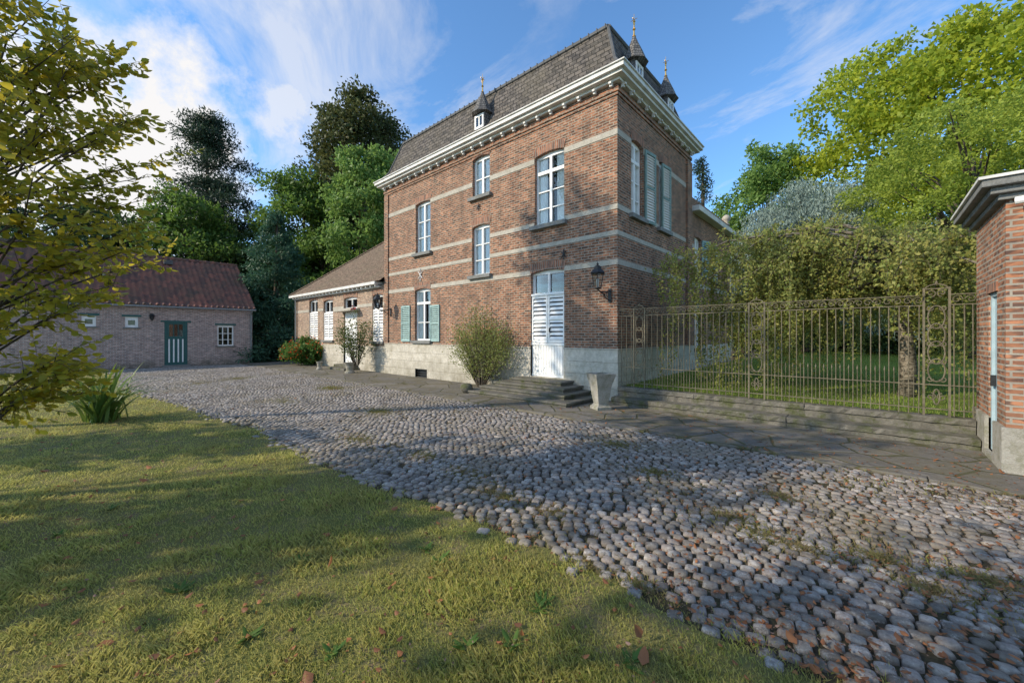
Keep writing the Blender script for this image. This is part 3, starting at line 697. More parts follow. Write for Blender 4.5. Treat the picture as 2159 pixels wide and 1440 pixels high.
# ---------------------------------------------------------------- iron fence
fe = thing('iron_fence', 'weathered wrought iron fence with scrollwork between house corner and lodge', 'fence', (3, 0, .42))
FZ0, FZ1, FY = .43, 2.33, -.02
panels = [(.45,.72,0), (2.90,3.17,.0), (5.36,5.64,.10)]
runs = [(.06,.45), (.72,2.90), (3.17,5.36), (5.64,5.94)]
for a, b in runs:
    for z in (FZ0+.10, FZ0+.48, 2.17, FZ1): MB().box(a, b, FY-.010, FY+.010, z-.007, z+.007).build('rail', M['fence'], fe)
bme2 = None
for a, b in runs:
    n = max(1, int(round((b-a)/.118)))
    for i in range(n):
        x = a+(b-a)*(i+.5)/n
        if bme2 is None:
            m2 = MB(); m2.tube([(0,0,FZ0+.0),(0,0,2.17)], .0082, 6); m2.lathe((0,0,FZ0+.46), [(.009,0),(.016,.02),(.009,.04)], 6)
            o = m2.build('bar', M['fence'], fe); bme2 = o.data
        else: o = link('bar', bme2, fe)
        o.location = (x, FY, random.uniform(-.004,.004)); o.rotation_euler = (random.gauss(0,.002), random.gauss(0,.003), 0)
def spiral(mb, cx, cz, r, turns, a0, sgn, th=.008, y=FY):
    pts = []
    for i in range(18):
        t = i/17; rr = r*(1-t*.8); a = a0+sgn*turns*2*PI*t; pts.append((cx+rr*math.cos(a), y, cz+rr*math.sin(a)))
    mb.tube(pts, th, 5)
for a, b in runs:
    mb = MB(); n = max(1, int((b-a)/.24)); w = (b-a)/n
    for i in range(n):
        cx = a+w*(i+.5)
        spiral(mb, cx-w*.24, 2.25, .062, 1.3, 0, 1, .0065); spiral(mb, cx+w*.24, 2.25, .062, 1.3, PI, -1, .0065)
    mb.build('scroll_frieze', M['fence'], fe)
    mb = MB(); n = max(1, int(round((b-a)/.118)))
    for i in range(n):
        x = a+(b-a)*(i)/n
        if i: mb.tube([(x,FY,FZ0+.1),(x,FY,FZ0+.66)], .0055, 4); mb.lathe((x,FY,FZ0+.66), [(.006,0),(.013,.03),(.002,.09)], 5)
    mb.build('dog_bars', M['fence'], fe)
for a, b, xt in panels:
    mb = MB(); zt_ = FZ1+xt
    for x in (a, b): mb.box(x-.014, x+.014, FY-.014, FY+.014, .42, zt_+.02)
    for z in (FZ0+.1, FZ0+.48, zt_): mb.box(a+.015, b-.015, FY-.010, FY+.010, z-.008, z+.008)
    po = mb.build('post_frame', M['fence'], fe)
    sc = MB(); cx = (a+b)/2; r = (b-a)/2-.02
    def ell(cz, rx, rz): sc.tube([(cx+rx*math.cos(t), FY, cz+rz*math.sin(t)) for t in np.linspace(0, 2*PI, 21)], .011, 5)
    for cz in (1.14, 1.42, 1.70, 1.98): ell(cz, r*.78, .18)
    for cz in (1.0, 1.28, 1.56, 1.84, 2.12):
        for s_ in (-1, 1): spiral(sc, cx+s_*r*.62, cz, .045, 1.2, PI if s_ > 0 else 0, s_, .008)
    for s_ in (-1, 1): spiral(sc, cx+s_*r*.5, .72, .06, 1.3, PI/2, s_); spiral(sc, cx+s_*r*.5, zt_-.07, .06, 1.2, -PI/2, -s_)
    ell(.72, r*.3, .12)
    sc.tube([(cx+r*math.cos(t), FY, zt_+.07*math.sin(t)) for t in np.linspace(0, PI, 12)], .010, 5); sc.lathe((cx,FY,zt_+.06), [(.01,0),(.02,.03),(.003,.07)], 6)
    sc.build('scrollwork', M['fence'], po)

# ---------------------------------------------------------------- ground
lawn_px = [(1900,1600),(1740,1440),(1500,1335),(1300,1235),(1180,1172),(1000,1105),(900,1062),(820,1038),(740,1003),(650,975),(590,940),(540,905),(440,880),(370,852),(310,838),(262,822),(240,795),(230,781),(-900,781)]
LP = [G(*p) for p in lawn_px] + [CF(-30,6), CF(-25,-8), CF(1.4,-8), CF(1.5,.4)]
LP = np.array(LP)
def inside(x, y, poly=LP):
    r = np.zeros(len(x), dtype=bool); j = len(poly)-1
    for i in range(len(poly)):
        xi, yi = poly[i]; xj, yj = poly[j]
        c = ((yi > y) != (yj > y)) & (x < (xj-xi)*(y-yi)/(yj-yi+1e-12)+xi); r ^= c; j = i
    return r
def wob(x, y): return .10*np.sin(x*2.1+y*1.3)+.06*np.sin(x*5.3-y*4.1)+.04*np.sin(x*11+y*9)
S = 400
struct(MB().quad((-S,-S,0),(S,-S,0),(S,S,0),(-S,S,0)).build('ground', M['soil']))
me = bpy.data.meshes.new('lawn'); bm = bmesh.new()
pts = []
for i in range(len(LP)):
    a, b = LP[i], LP[(i+1) % len(LP)]; n = max(1, min(60, int(np.linalg.norm(b-a)/.25)))
    for k_ in range(n):
        q = a+(b-a)*k_/n; pts.append((q[0]+.35*wob(q[0],q[1]), q[1]+.35*wob(q[1],q[0]), .008))
f = bm.faces.new([bm.verts.new(p) for p in pts]); bmesh.ops.triangulate(bm, faces=[f]); bm.to_mesh(me); bm.free(); me.materials.append(M['lawn'])
for p in me.polygons:
    if p.normal.z < 0: p.flip()
struct(link('lawn', me))
X_ = np.concatenate([np.linspace(.04, 8, 20), np.linspace(8.5, 90, 41)[0:40]]); Y_ = np.concatenate([np.linspace(.10, 12, 25), np.linspace(12.5, 90, 35)])
gx, gy = np.meshgrid(X_, Y_); gz = .40+.012*np.clip(gy, 0, 40)+.02*np.sin(gx*.8)*np.cos(gy*.6)*np.clip(gy/3, 0, 1)
V = np.stack([gx.ravel(), gy.ravel(), gz.ravel()], 1); a_, b_ = gx.shape
I = np.arange(a_*b_).reshape(a_, b_); Fq = np.stack([I[:-1,:-1].ravel(), I[:-1,1:].ravel(), I[1:,1:].ravel(), I[1:,:-1].ravel()], 1)
struct(npmesh('lawn', V, Fq, M['lawn_far'], smooth=True))
struct(MB().box(-22.6, 9.0, -2.38, .3, -.1, .035).build('terrace', M['flag'], bevel=.01))
mb = MB(); x = -20
while x < 8.5:
    w = random.uniform(.6,1.1); mb.box(x+.005, x+w-.005, -2.53+random.uniform(-.02,.02), -2.385, -.05, .036+random.uniform(-.008,.008)); x += w
struct(mb.build('kerb', M['flag'], bevel=.012))

# cobbles
th_ = math.radians(20); ux, uy = math.cos(th_), math.sin(th_)
sw, sh = .112, .090
ii, jj = np.meshgrid(np.arange(-260, 260), np.arange(-320, 320))
jrow = rng.normal(0,.02,jj.shape[0])[:,None]
u = (ii+.5*(jj % 2))*sw + rng.normal(0,.008,ii.shape)+jrow; v = jj*sh + rng.normal(0,.004,ii.shape)
v = v+.22*np.sin(u*.55)+.09*np.sin(u*1.7+1)
u, v = u.ravel(), v.ravel()
x = CX+u*ux-v*uy; y = CY+u*uy+v*ux
rx, ry_ = x-CX, y-CY; Xc = rx*cs+ry_*sn; Yc = -rx*sn+ry_*cs
ok = (Yc > .75) & (np.abs(Xc) < 1.42*Yc+.6) & (y < -2.57) & (x > -22.6) & (x < 9.5)
w_ = .35*wob(x,y)+rng.normal(0,.07,len(x)); ok &= ~inside(x-w_, y-w_)
gap = np.sin(x*1.3+y*.7)*np.sin(y*1.9-x*.5)+.5*np.sin(x*3.7)*np.sin(y*4.3)
ok &= rng.random(len(x)) > (.01+.10*(gap > .85))
x, y = x[ok], y[ok]; n = len(x)
hx_ = sw*.5*rng.uniform(.78,.97,n); hy_ = sh*.5*rng.uniform(.80,.95,n); rot = th_+.12*np.cos((x)*.55)+rng.normal(0,.07,n)
zb = .005*np.sin(x*.9)+.005*np.cos(y*1.1)+.004*np.sin(x*3.1+y*2.2)+rng.normal(0,.003,n)+.002
ang = np.arange(8)*PI/4+PI/8
cxs = np.sign(np.cos(ang))*np.abs(np.cos(ang))**.42; sys_ = np.sign(np.sin(ang))*np.abs(np.sin(ang))**.42
jr = rng.uniform(.88,1.05,(n,8)); tilt = rng.normal(0,.05,(n,2))
V = np.zeros((n, 33, 3))
for k_, (sc_, zz) in enumerate(((1.0,-.04),(1.0,.006),(.92,.018),(.70,.0245))):
    lx = cxs[None,:]*hx_[:,None]*jr*sc_; ly_ = sys_[None,:]*hy_[:,None]*jr*sc_
    V[:,k_*8:(k_+1)*8,0] = x[:,None]+lx*np.cos(rot)[:,None]-ly_*np.sin(rot)[:,None]
    V[:,k_*8:(k_+1)*8,1] = y[:,None]+lx*np.sin(rot)[:,None]+ly_*np.cos(rot)[:,None]
    V[:,k_*8:(k_+1)*8,2] = zb[:,None]+zz+((rng.normal(0,.0012,(n,8))+lx*tilt[:,:1]+ly_*tilt[:,1:]) if k_ else 0)
V[:,32,0] = x; V[:,32,1] = y; V[:,32,2] = zb+.027
q = [[a*8+b, a*8+(b+1)%8, (a+1)*8+(b+1)%8, (a+1)*8+b] for a in (0,1,2) for b in range(8)] + [[32, 24+b, 24+(b+1)%8, 24+(b+2)%8] for b in (0,2,4,6)]
Fq = (np.array(q)[None]+np.arange(n)[:,None,None]*33).reshape(-1,4)
struct(npmesh('cobblestones', V.reshape(-1,3), Fq, M['cobble'], smooth=True))

# grass
def blades(name, x, y, z, h, w, mat, lean=.5, parent=None):
    n = len(x); a = rng.uniform(0, 2*PI, n); b = a+rng.normal(PI/2, .5, n)
    lx, ly_ = np.cos(b)*h*lean*rng.uniform(.1,1,n), np.sin(b)*h*lean*rng.uniform(.1,1,n)
    V = np.zeros((n,4,3))
    V[:,0] = np.stack([x-np.cos(a)*w, y-np.sin(a)*w, z], 1); V[:,1] = np.stack([x+np.cos(a)*w, y+np.sin(a)*w, z], 1)
    V[:,2] = np.stack([x+np.cos(a)*w*.6+lx*.4, y+np.sin(a)*w*.6+ly_*.4, z+h*.62], 1); V[:,3] = np.stack([x+lx, y+ly_, z+h], 1)
    Fq = (np.array([[0,1,2,3]])+np.arange(n)[:,None]*4)
    return npmesh(name, V.reshape(-1,3), Fq, mat, parent)
n = 470000
Yc = .8*(20/.8)**rng.random(n); uu = rng.uniform(-1.45,1.0,n); x, y = CF(uu*Yc, Yc)
w_ = .35*wob(x,y)+rng.normal(0,.12,n); ok = inside(x-w_, y-w_)
cl_ = np.clip(np.sin(x*3.1+np.sin(y*2))*np.cos(y*2.7+np.sin(x*3)),0,1)+.6*np.clip(np.sin(x*9+y*4)*np.cos(y*8-x*3),0,1)
ok &= rng.random(n) < .62+.5*cl_
x, y, Yc, cl_ = x[ok], y[ok], Yc[ok], cl_[ok]
h = rng.uniform(.010,.030,len(x))*(1+1.1*cl_); w = .0012+.00055*Yc
tag(blades('grass', x, y, np.full(len(x),.006), h, w, M['grass'], 1.1), 'short dry mown grass of the front lawn', 'grass', kind='stuff')
n = 60000
x = rng.uniform(.1, 14, n); y = .15+rng.random(n)**1.3*22
z = .40+.012*y+.02*np.sin(x*.8)*np.cos(y*.6)*np.clip(y/3,0,1)
tag(blades('grass', x, y, z, rng.uniform(.03,.07,n), np.full(n,.007), M['grass_far'], .7), 'grass behind the iron fence', 'grass', kind='stuff')
# weeds among the cobbles
spots = [(980,1000,.55),(900,965,.4),(1165,1085,.33),(1060,1050,.4),(1700,1165,.35),(1540,1095,.28),(1240,1200,.22),(1960,1250,.3),(2080,1230,.3),(1620,1135,.3),(760,930,.5),(1380,1000,.3),(1640,1050,.2),(500,800,1.2),(600,850,1.0),(800,870,.6),(420,810,1.5),(1300,940,.4),(700,820,.7),(1850,1180,.2),(1350,1240,.15)]
xs, ys = [], []
for px, py, r in spots:
    cx, cy = G(px, py); k_ = int(2200*min(1,r*1.6)); a = rng.uniform(0,2*PI,k_); rr = r*np.abs(rng.normal(0,.5,k_)); xs.append(cx+rr*np.cos(a)*1.3); ys.append(cy+rr*np.sin(a)*.8)
k_ = 60000; Yc = 1.1*(18/1.1)**rng.random(k_); uu = rng.uniform(-1.2,1.35,k_); x, y = CF(uu*Yc, Yc); gp = np.sin(x*1.3+y*.7)*np.sin(y*1.9-x*.5)+.5*np.sin(x*3.7)*np.sin(y*4.3)+rng.normal(0,.3,k_)
m_ = gp > .25; xs.append(x[m_]); ys.append(y[m_])
x = np.concatenate(xs); y = np.concatenate(ys); ok = (~inside(x,y)) & (y < -2.5); x, y = x[ok], y[ok]
dist = np.hypot(x-CX, y-CY)
tag(blades('weeds', x, y, np.full(len(x),.0), rng.uniform(.02,.055,len(x)), .0013+.0005*dist, M['weed'], 1.3), 'brown and green weeds sprouting between the cobbles', 'weeds', kind='stuff')
# fallen leaves
def leafcards(x, y, z, D, B, L, Wd, fold, name, mat, parent=None):
    n = len(x); c = np.stack([x,y,z],1); Nn = np.cross(D,B)
    V = np.zeros((n,6,3)); L = L[:,None]; Wd = Wd[:,None]; f_ = Nn*Wd*fold
    V[:,0] = c; V[:,1] = c+D*L*.35+B*Wd+f_; V[:,2] = c+D*L*.75+B*Wd*.7+f_*.7; V[:,3] = c+D*L; V[:,4] = c+D*L*.75-B*Wd*.7+f_*.7; V[:,5] = c+D*L*.35-B*Wd+f_
    Fq = (np.array([[0,1,2,3],[0,3,4,5]])[None]+np.arange(n)[:,None,None]*6).reshape(-1,4)
    return npmesh(name, V.reshape(-1,3), Fq, mat, parent)
def unit(v): return v/(np.linalg.norm(v,axis=1,keepdims=True)+1e-9)
def scatter(n, lo_, hi_, name, mat, label, big=.08, patchy=False, lawnp=.06):
    Yc = 1.1*(12/1.1)**rng.random(n); uu = rng.uniform(-1.2,1.35,n); x, y = CF(uu*Yc, Yc); ins = inside(x,y)
    keep = (y < -.55) & ((x < KX-.1) | (y < KY0-.1)) & ((~ins) | (rng.random(n) < lawnp)) & ((uu > -.1) | ins | (rng.random(n) < .35))
    if patchy: keep &= (np.sin(x*1.9+y)*np.sin(y*2.3-x*.7)+rng.normal(0,.4,n)) > .25
    x, y, ins = x[keep], y[keep], ins[keep]
    n = len(x); z = np.where(y > -2.5, .040, .026)+rng.uniform(0,.010,n); L = rng.uniform(lo_,hi_,n)*np.where(rng.random(n) < big, 1.8, 1)*np.where(ins, 1.25, 1)
    D = unit(np.stack([rng.normal(0,1,n),rng.normal(0,1,n),rng.normal(0,.25,n)],1)); B = unit(np.cross(D, np.stack([rng.normal(0,.35,n),rng.normal(0,.35,n),np.ones(n)],1)))
    tag(leafcards(x, y, z, D, B, L*1.4, L*.42, .5, name, mat), label, 'leaves', kind='stuff')
scatter(9500, .012, .034, 'fallen_leaves', M['deadleaf'], 'brown fallen leaves scattered over cobbles and flagstones', lawnp=.13)
scatter(50000, .004, .010, 'leaf_litter', M['litter'], 'fine pinkish brown litter lying in patches over the cobbles', patchy=True)

# ---------------------------------------------------------------- vegetation
def cards(Pt, L, asp, name, mat, parent, droop=None, outd=None):
    n = len(Pt); D = rng.normal(0,1,(n,3))
    if outd is not None: D = D*.7+outd
    if droop: D[:,2] -= droop
    D = unit(D); B = unit(np.cross(D, rng.normal(0,1,(n,3)))); L = L*rng.uniform(.6,1.3,(n,1)); Wd = L*asp
    V = np.zeros((n,4,3)); Nn = np.cross(D,B)*Wd*.35
    V[:,0] = Pt; V[:,1] = Pt+D*L*.5+B*Wd*.5+Nn; V[:,2] = Pt+D*L; V[:,3] = Pt+D*L*.5-B*Wd*.5+Nn
    return npmesh(name, V.reshape(-1,3), np.array([[0,1,2,3]])+np.arange(n)[:,None]*4, mat, parent)
def tree(label, x, y, h, r, leafm, name='tree', base=0.0, zlow=.35, ncl=90, rcl=1.0, nl=200, ls=.3, asp=.6, trunk=.35, shape='round', flat=.7, group=None, bark='bark', droop=0, cat='tree', seed=0, ry=None, lobe=1.0):
    global rng
    rng = np.random.default_rng(100+seed); rr_ = random.Random(seed)
    t = thing(name, label, cat, (x, y, base), group)
    zc0 = h*zlow; ry = ry or r; cl = []
    for i in range(ncl):
        if shape == 'round':
            d = unit(rng.normal(0,1,(1,3)))[0]; q = rng.uniform(.35,1)**.5
            lob = 1+lobe*(.18*math.sin(3*math.atan2(d[1],d[0])+seed)+.14*math.sin(5*d[2]*2+seed))
            cz = (h+zc0)/2; rz = (h-zc0)/2-rcl*.5
            p = (d[0]*q*(r-rcl*.5)*lob, d[1]*q*(ry-rcl*.5)*lob, cz+d[2]*q*rz)
            sc_ = rng.uniform(.45,1.25)
        elif shape == 'dome':
            a = rng.uniform(0,2*PI); q = rng.random()**.5; edge = math.sqrt(max(0,1-q*q))
            z = zc0*(.1) + (h-zc0*.1-rcl*.4)*(edge**.8)*rng.uniform(.78,1) if rng.random() < .8 else h*edge*rng.uniform(.2,.8)
            p = (r*q*math.cos(a), ry*q*math.sin(a), max(.5,z)); sc_ = rng.uniform(.6,1.1)
        elif shape == 'cone':
            f_ = rng.random()**1.6; z = zc0+(h-zc0)*f_*.97; R = r*(1-f_)**.8*(.85+.3*rng.random()); a = rng.uniform(0,2*PI); q = rng.uniform(.45,1)
            p = (R*q*math.cos(a), R*q*math.sin(a), z-.1*R*q); sc_ = .45+.8*(1-f_)
        else:
            f_ = rng.random(); lay = round(f_*8)/8; z = zc0+(h-zc0)*(lay+rng.normal(0,.02)); R = r*(1-lay**1.6*.75)*(.6+.5*abs(math.sin(lay*9+seed))); a = rng.uniform(0,2*PI); q = rng.uniform(.1,1)
            p = (R*q*math.cos(a), R*q*math.sin(a), z+.06*R*q); sc_ = rng.uniform(.6,1.15)
        cl.append((p, sc_))
    pts = []; outs = []
    for p, sc_ in cl:
        k_ = int(nl*sc_**1.5)+4; d = unit(rng.normal(0,1,(k_,3))); q = rng.random((k_,1))**.45*rcl*sc_*rng.uniform(.75,1.2,(k_,1))
        off = d*q; off[:,2] *= flat; pts.append(np.array(p)+off); outs.append(d)
    Pt = np.concatenate(pts); O = np.concatenate(outs); Pt[:,2] = np.maximum(Pt[:,2], .05)
    Pt += np.array([x,y,base])
    tb = MB(); hz = h*(.95 if shape in ('cone','pine') else .78)
    lean = rr_.uniform(-.3,.3)
    tp = [(x+lean*math.sin(q*2)*.5, y+lean*q*.4, base-.1+hz*q) for q in np.linspace(0,1,7)]; tb.tube(tp, [trunk*(1.25 if i == 0 else 1-.8*i/6) for i in range(7)], 8)
    for i in range(0, ncl, max(1, ncl//34)):
        p = cl[i][0]; zs = min(max(p[2]-rr_.uniform(.15,.4)*h*(.2 if shape in ('cone','pine') else 1), h*.12), hz*.95); q = zs/hz
        s0 = Vector((x+lean*math.sin(q*2)*.5, y+lean*q*.4, base+zs)); e_ = Vector((x+p[0], y+p[1], base+p[2])); md = (s0+e_)/2+Vector((0,0,.12*(e_-s0).length if shape in ('round','dome') else 0))
        r0_ = trunk*.32*(1-q*.6); tb.tube([s0, s0.lerp(md,.6), md, md.lerp(e_,.6), e_], [r0_, r0_*.8, r0_*.6, r0_*.4, .012], 5)
    tb.build('trunk', M[bark], t, smooth=True)
    cards(Pt, ls, asp, 'crown', M[leafm], t, droop=droop, outd=O*.6)
    return t
def T_(label, px, top, Y, rpx, leafm, **k):
    x, y = P(px, Y); b = k.get('base', 0.0); h = ZY(top, Y)-b; return tree(label, x, y, h, rpx*Y/F, leafm, **k)
# left background
T_('tall dark layered pine behind the outbuilding roof', 440, 255, 38, 128, 'leaf_pine', name='pine_tree', shape='pine', ncl=210, rcl=1.5, nl=200, ls=.34, asp=.3, flat=.42, zlow=.25, seed=1, trunk=.4)
T_('dense blue green fir growing between the outbuilding and annex', 580, 438, 28, 118, 'leaf_fir', name='fir_tree', shape='cone', ncl=230, rcl=.85, nl=200, ls=.24, asp=.3, flat=.5, zlow=.02, seed=2, droop=.2, trunk=.25)
T_('tallest copper tinged beech behind the annex', 760, 180, 42, 122, 'leaf_copper', name='beech_tree', ncl=190, rcl=1.7, nl=250, ls=.36, zlow=.25, seed=3, trunk=.5, lobe=.6)
T_('bright green maple in front of the copper beech', 772, 280, 34, 98, 'leaf_light', name='maple_tree', ncl=140, rcl=1.15, nl=200, ls=.3, zlow=.15, seed=4)
T_('mid green broadleaf tree left of the copper beech', 640, 335, 38, 100, 'leaf_mid', name='broadleaf_tree', ncl=130, rcl=1.5, nl=210, ls=.34, zlow=.1, seed=5)
T_('broad dark yew just right of the pine behind the tiled roof', 400, 392, 33, 110, 'leaf_mid', name='yew_tree', ncl=130, rcl=1.3, nl=200, ls=.3, zlow=.05, seed=6)
T_('dark evergreen behind the left end of the outbuilding', 180, 400, 32, 130, 'leaf_dark', name='evergreen_tree', ncl=110, rcl=1.4, nl=180, ls=.34, zlow=.05, seed=7)
T_('dark evergreen at the far left behind the foreground leaves', -30, 370, 32, 120, 'leaf_pine', name='evergreen_tree', ncl=90, rcl=1.4, nl=170, ls=.36, zlow=.05, seed=8)
T_('dark tree filling the gap behind the fir', 535, 470, 36, 100, 'leaf_dark', name='evergreen_tree', ncl=110, rcl=1.4, nl=190, ls=.34, zlow=.02, seed=9)
T_('shaded green tree behind the annex ridge', 690, 460, 36, 95, 'leaf_mid', name='broadleaf_tree', ncl=100, rcl=1.3, nl=180, ls=.32, zlow=.02, seed=10)
# right background
T_('huge sunlit yellow green plane tree at upper right', 2040, 20, 31, 310, 'leaf_plane', name='plane_tree', base=.5, ncl=260, rcl=1.7, nl=210, ls=.36, zlow=.35, seed=11, trunk=.6, asp=.75, lobe=.7)
T_('rounded mid green tree right of the house', 1620, 285, 38, 105, 'leaf_light', name='broadleaf_tree', base=.5, ncl=130, rcl=1.3, nl=200, ls=.32, zlow=.2, seed=12)
T_('silvery blue weeping cedar behind the birch', 1705, 372, 24, 165, 'leaf_silver', name='cedar_tree', base=.5, shape='dome', ncl=320, rcl=.8, nl=190, ls=.20, asp=.25, zlow=.12, seed=13, droop=1.8, flat=.6)
T_('lime green spreading tree above the lodge', 2060, 205, 18, 240, 'leaf_lime', name='lime_green_tree', base=.5, ncl=280, rcl=.75, nl=200, ls=.16, asp=.5, zlow=.3, seed=14, flat=.55, lobe=.7)
T_('narrow dark conifer peeping past the house corner', 1478, 322, 32, 50, 'leaf_pine', name='conifer_tree', base=.5, shape='cone', ncl=90, rcl=.9, nl=150, ls=.28, asp=.3, zlow=.1, seed=15)
T_('dark leafy tree left of the silvery cedar', 1575, 480, 30, 95, 'leaf_dark', name='broadleaf_tree', base=.5, ncl=90, rcl=1.1, nl=180, ls=.3, zlow=.0, seed=16)
T_('dark leafy tree behind the middle of the fence', 1780, 470, 28, 120, 'leaf_dark', name='broadleaf_tree', base=.5, ncl=110, rcl=1.1, nl=190, ls=.28, zlow=.0, seed=17)
T_('dark leafy tree behind the right panel of the fence', 2000, 430, 25, 150, 'leaf_dark', name='broadleaf_tree', base=.5, ncl=130, rcl=1.1, nl=190, ls=.26, zlow=.0, seed=18)
T_('shaded green tree behind the brick lodge', 2230, 400, 22, 170, 'leaf_mid', name='broadleaf_tree', base=.5, ncl=110, rcl=1.1, nl=190, ls=.26, zlow=.0, seed=19)
T_('low dark laurel at the back of the fenced lawn', 1690, 640, 25, 90, 'leaf_dark', name='laurel_bush', base=.5, cat='bush', ncl=60, rcl=.7, nl=180, ls=.2, zlow=.0, seed=20, trunk=.08)
T_('low laurel hedge bush beside the rear wing', 1570, 630, 27, 60, 'leaf_dark', name='laurel_bush', base=.5, cat='bush', ncl=50, rcl=.7, nl=180, ls=.2, zlow=.0, seed=21, trunk=.08)
T_('low laurel in shade behind the birch trunk', 1880, 630, 22, 110, 'leaf_dark', name='laurel_bush', base=.5, cat='bush', ncl=70, rcl=.7, nl=180, ls=.18, zlow=.0, seed=22, trunk=.08)
# distant wood closing the horizon
rng = np.random.default_rng(5); pts = []
for px in np.arange(-1200, 3600, 22):
    Y = 60+rng.uniform(-4,6); x, y = P(px, Y)
    hgt = rng.uniform(9,14); k_ = 260; d = rng.normal(0,1,(k_,3)); d = unit(d)*rng.random((k_,1))**.4
    pts.append(np.stack([x+d[:,0]*2.6, y+d[:,1]*2.6, np.maximum(.2, hgt*.5+d[:,2]*hgt*.5)],1))
wd = cards(np.concatenate(pts), .9, .7, 'distant_wood', M['leaf_dark'], None); tag(wd, 'far belt of dark woodland closing the view', 'wood', kind='stuff')
# trees beyond the frame whose shade falls into the yard
ta = CF(-12.5, .9); tb_ = CF(-15, 4.0)
SH = [(-11.7,-17.0,17.0,2.8,.66,52,90), (-6.6,-16.6,11.0,2.6,.55,30,65), (-1.9,-17.0,9.0,1.6,.55,20,50), (ta[0],ta[1],7.2,1.0,.38,26,60), (tb_[0],tb_[1],7.4,1.1,.40,28,60)]
SL = ['tall tree left of the yard shading the house corner','broad tree left of the yard shading the fence steps','slim tree behind the viewpoint shading the cobbles','narrow tree left of the viewpoint throwing a long shade band over the near lawn','narrow tree left of the lawn throwing shade over its far end']
for i, (x, y, h, r, zl, nc, nn) in enumerate(SH):
    tree(SL[i], x, y, h, r, 'leaf_mid', name='shade_tree', ncl=nc, rcl=.8, nl=nn, ls=.24, zlow=zl, seed=40+i, trunk=.13)

# weeping birch
def birch():
    global rng
    rng = np.random.default_rng(77); rr = random.Random(3)
    bx, by = 5.28, 2.45; b0 = .43
    t = thing('weeping_birch', 'weeping birch with hanging yellow green twigs behind the iron fence', 'tree', (bx, by, b0))
    mb = MB(); tr = [(bx,by,b0-.1),(bx+.03,by,b0+.6),(bx-.02,by+.02,b0+1.4),(bx-.06,by,b0+2.2),(bx-.02,by+.05,b0+2.9),(bx-.1,by+.1,b0+3.2)]
    mb.tube(tr, [.17,.13,.12,.11,.10,.06], 10)
    strands = []
    cxx, cyy = 4.75, 3.9
    for i in range(36):
        a = rr.uniform(0, 2*PI); q = rr.uniform(.35,1)
        ex, ey = cxx+4.1*q*math.cos(a), cyy+3.6*q*math.sin(a)
        if i < 8: ex, ey = cxx-4.15+.32*i, .5+.5*i
        elif i < 16: ex, ey = 2.0+.6*(i-8), rr.uniform(.1,1.4)
        lf = rr.choice((.4,.7,1.0,1.7))*(1.4 if i < 8 else 1); up = rr.uniform(-.7,1.1)
        s0 = Vector((bx-.04, by+.05, b0+rr.uniform(2.1,3.1))); e_ = Vector((ex, ey, b0+2.0+up*.75))
        m1 = s0.lerp(e_, .35)+Vector((rr.uniform(-.3,.3), rr.uniform(-.3,.3), .4+up*.45)); m2 = s0.lerp(e_, .7)+Vector((rr.uniform(-.3,.3), rr.uniform(-.3,.3), .45+up*.35))
        mb.tube([s0, s0.lerp(m1,.5)+Vector((rr.uniform(-.1,.1),0,.12)), m1, m1.lerp(m2,.5)+Vector((0,rr.uniform(-.1,.1),.08)), m2, e_], [.05,.044,.036,.028,.02,.006], 6)
        for k in range(34):
            q2 = rr.uniform(.25,1); pt = (m1.lerp(m2,(q2-.25)/.4) if q2 < .65 else m2.lerp(e_,(q2-.65)/.35))
            o = Vector((rr.gauss(0,.26), rr.gauss(0,.26), rr.gauss(.08,.16))); strands.append((pt, pt+o, lf*rr.uniform(.4,1.3)))
    mb.build('trunk', M['birch'], t, smooth=True)
    tw = MB(); pts = []
    for (s0, s1, lf) in strands:
        if s1.y < -.25: s1.y = -.25+rr.random()*.3
        L = min(2.0, .95*lf*(1.15 if s1.x < 3 else .9)); dx, dy = rr.uniform(-.18,.18), rr.uniform(-.15,.15)
        line = [s0, s1, s1+Vector((dx*.5,dy*.5,-L*.4)), s1+Vector((dx,dy,-L))]
        tw.tube(line, [.005,.004,.003,.002], 3)
        m_ = int(L*58)
        for k in range(m_):
            q = k/m_; p = s1.lerp(line[3], q); pts.append((p.x+rr.gauss(0,.04), p.y+rr.gauss(0,.04), p.z+rr.gauss(0,.01)))
        for k in range(18):
            p = s0.lerp(s1, rr.random()); pts.append((p.x+rr.gauss(0,.07), p.y+rr.gauss(0,.07), p.z+rr.gauss(0,.06)))
    tw.build('twigs', M['bark'], t)
    cards(np.array(pts), .072, .6, 'crown', M['leaf_birch'], t, droop=.8)
birch()

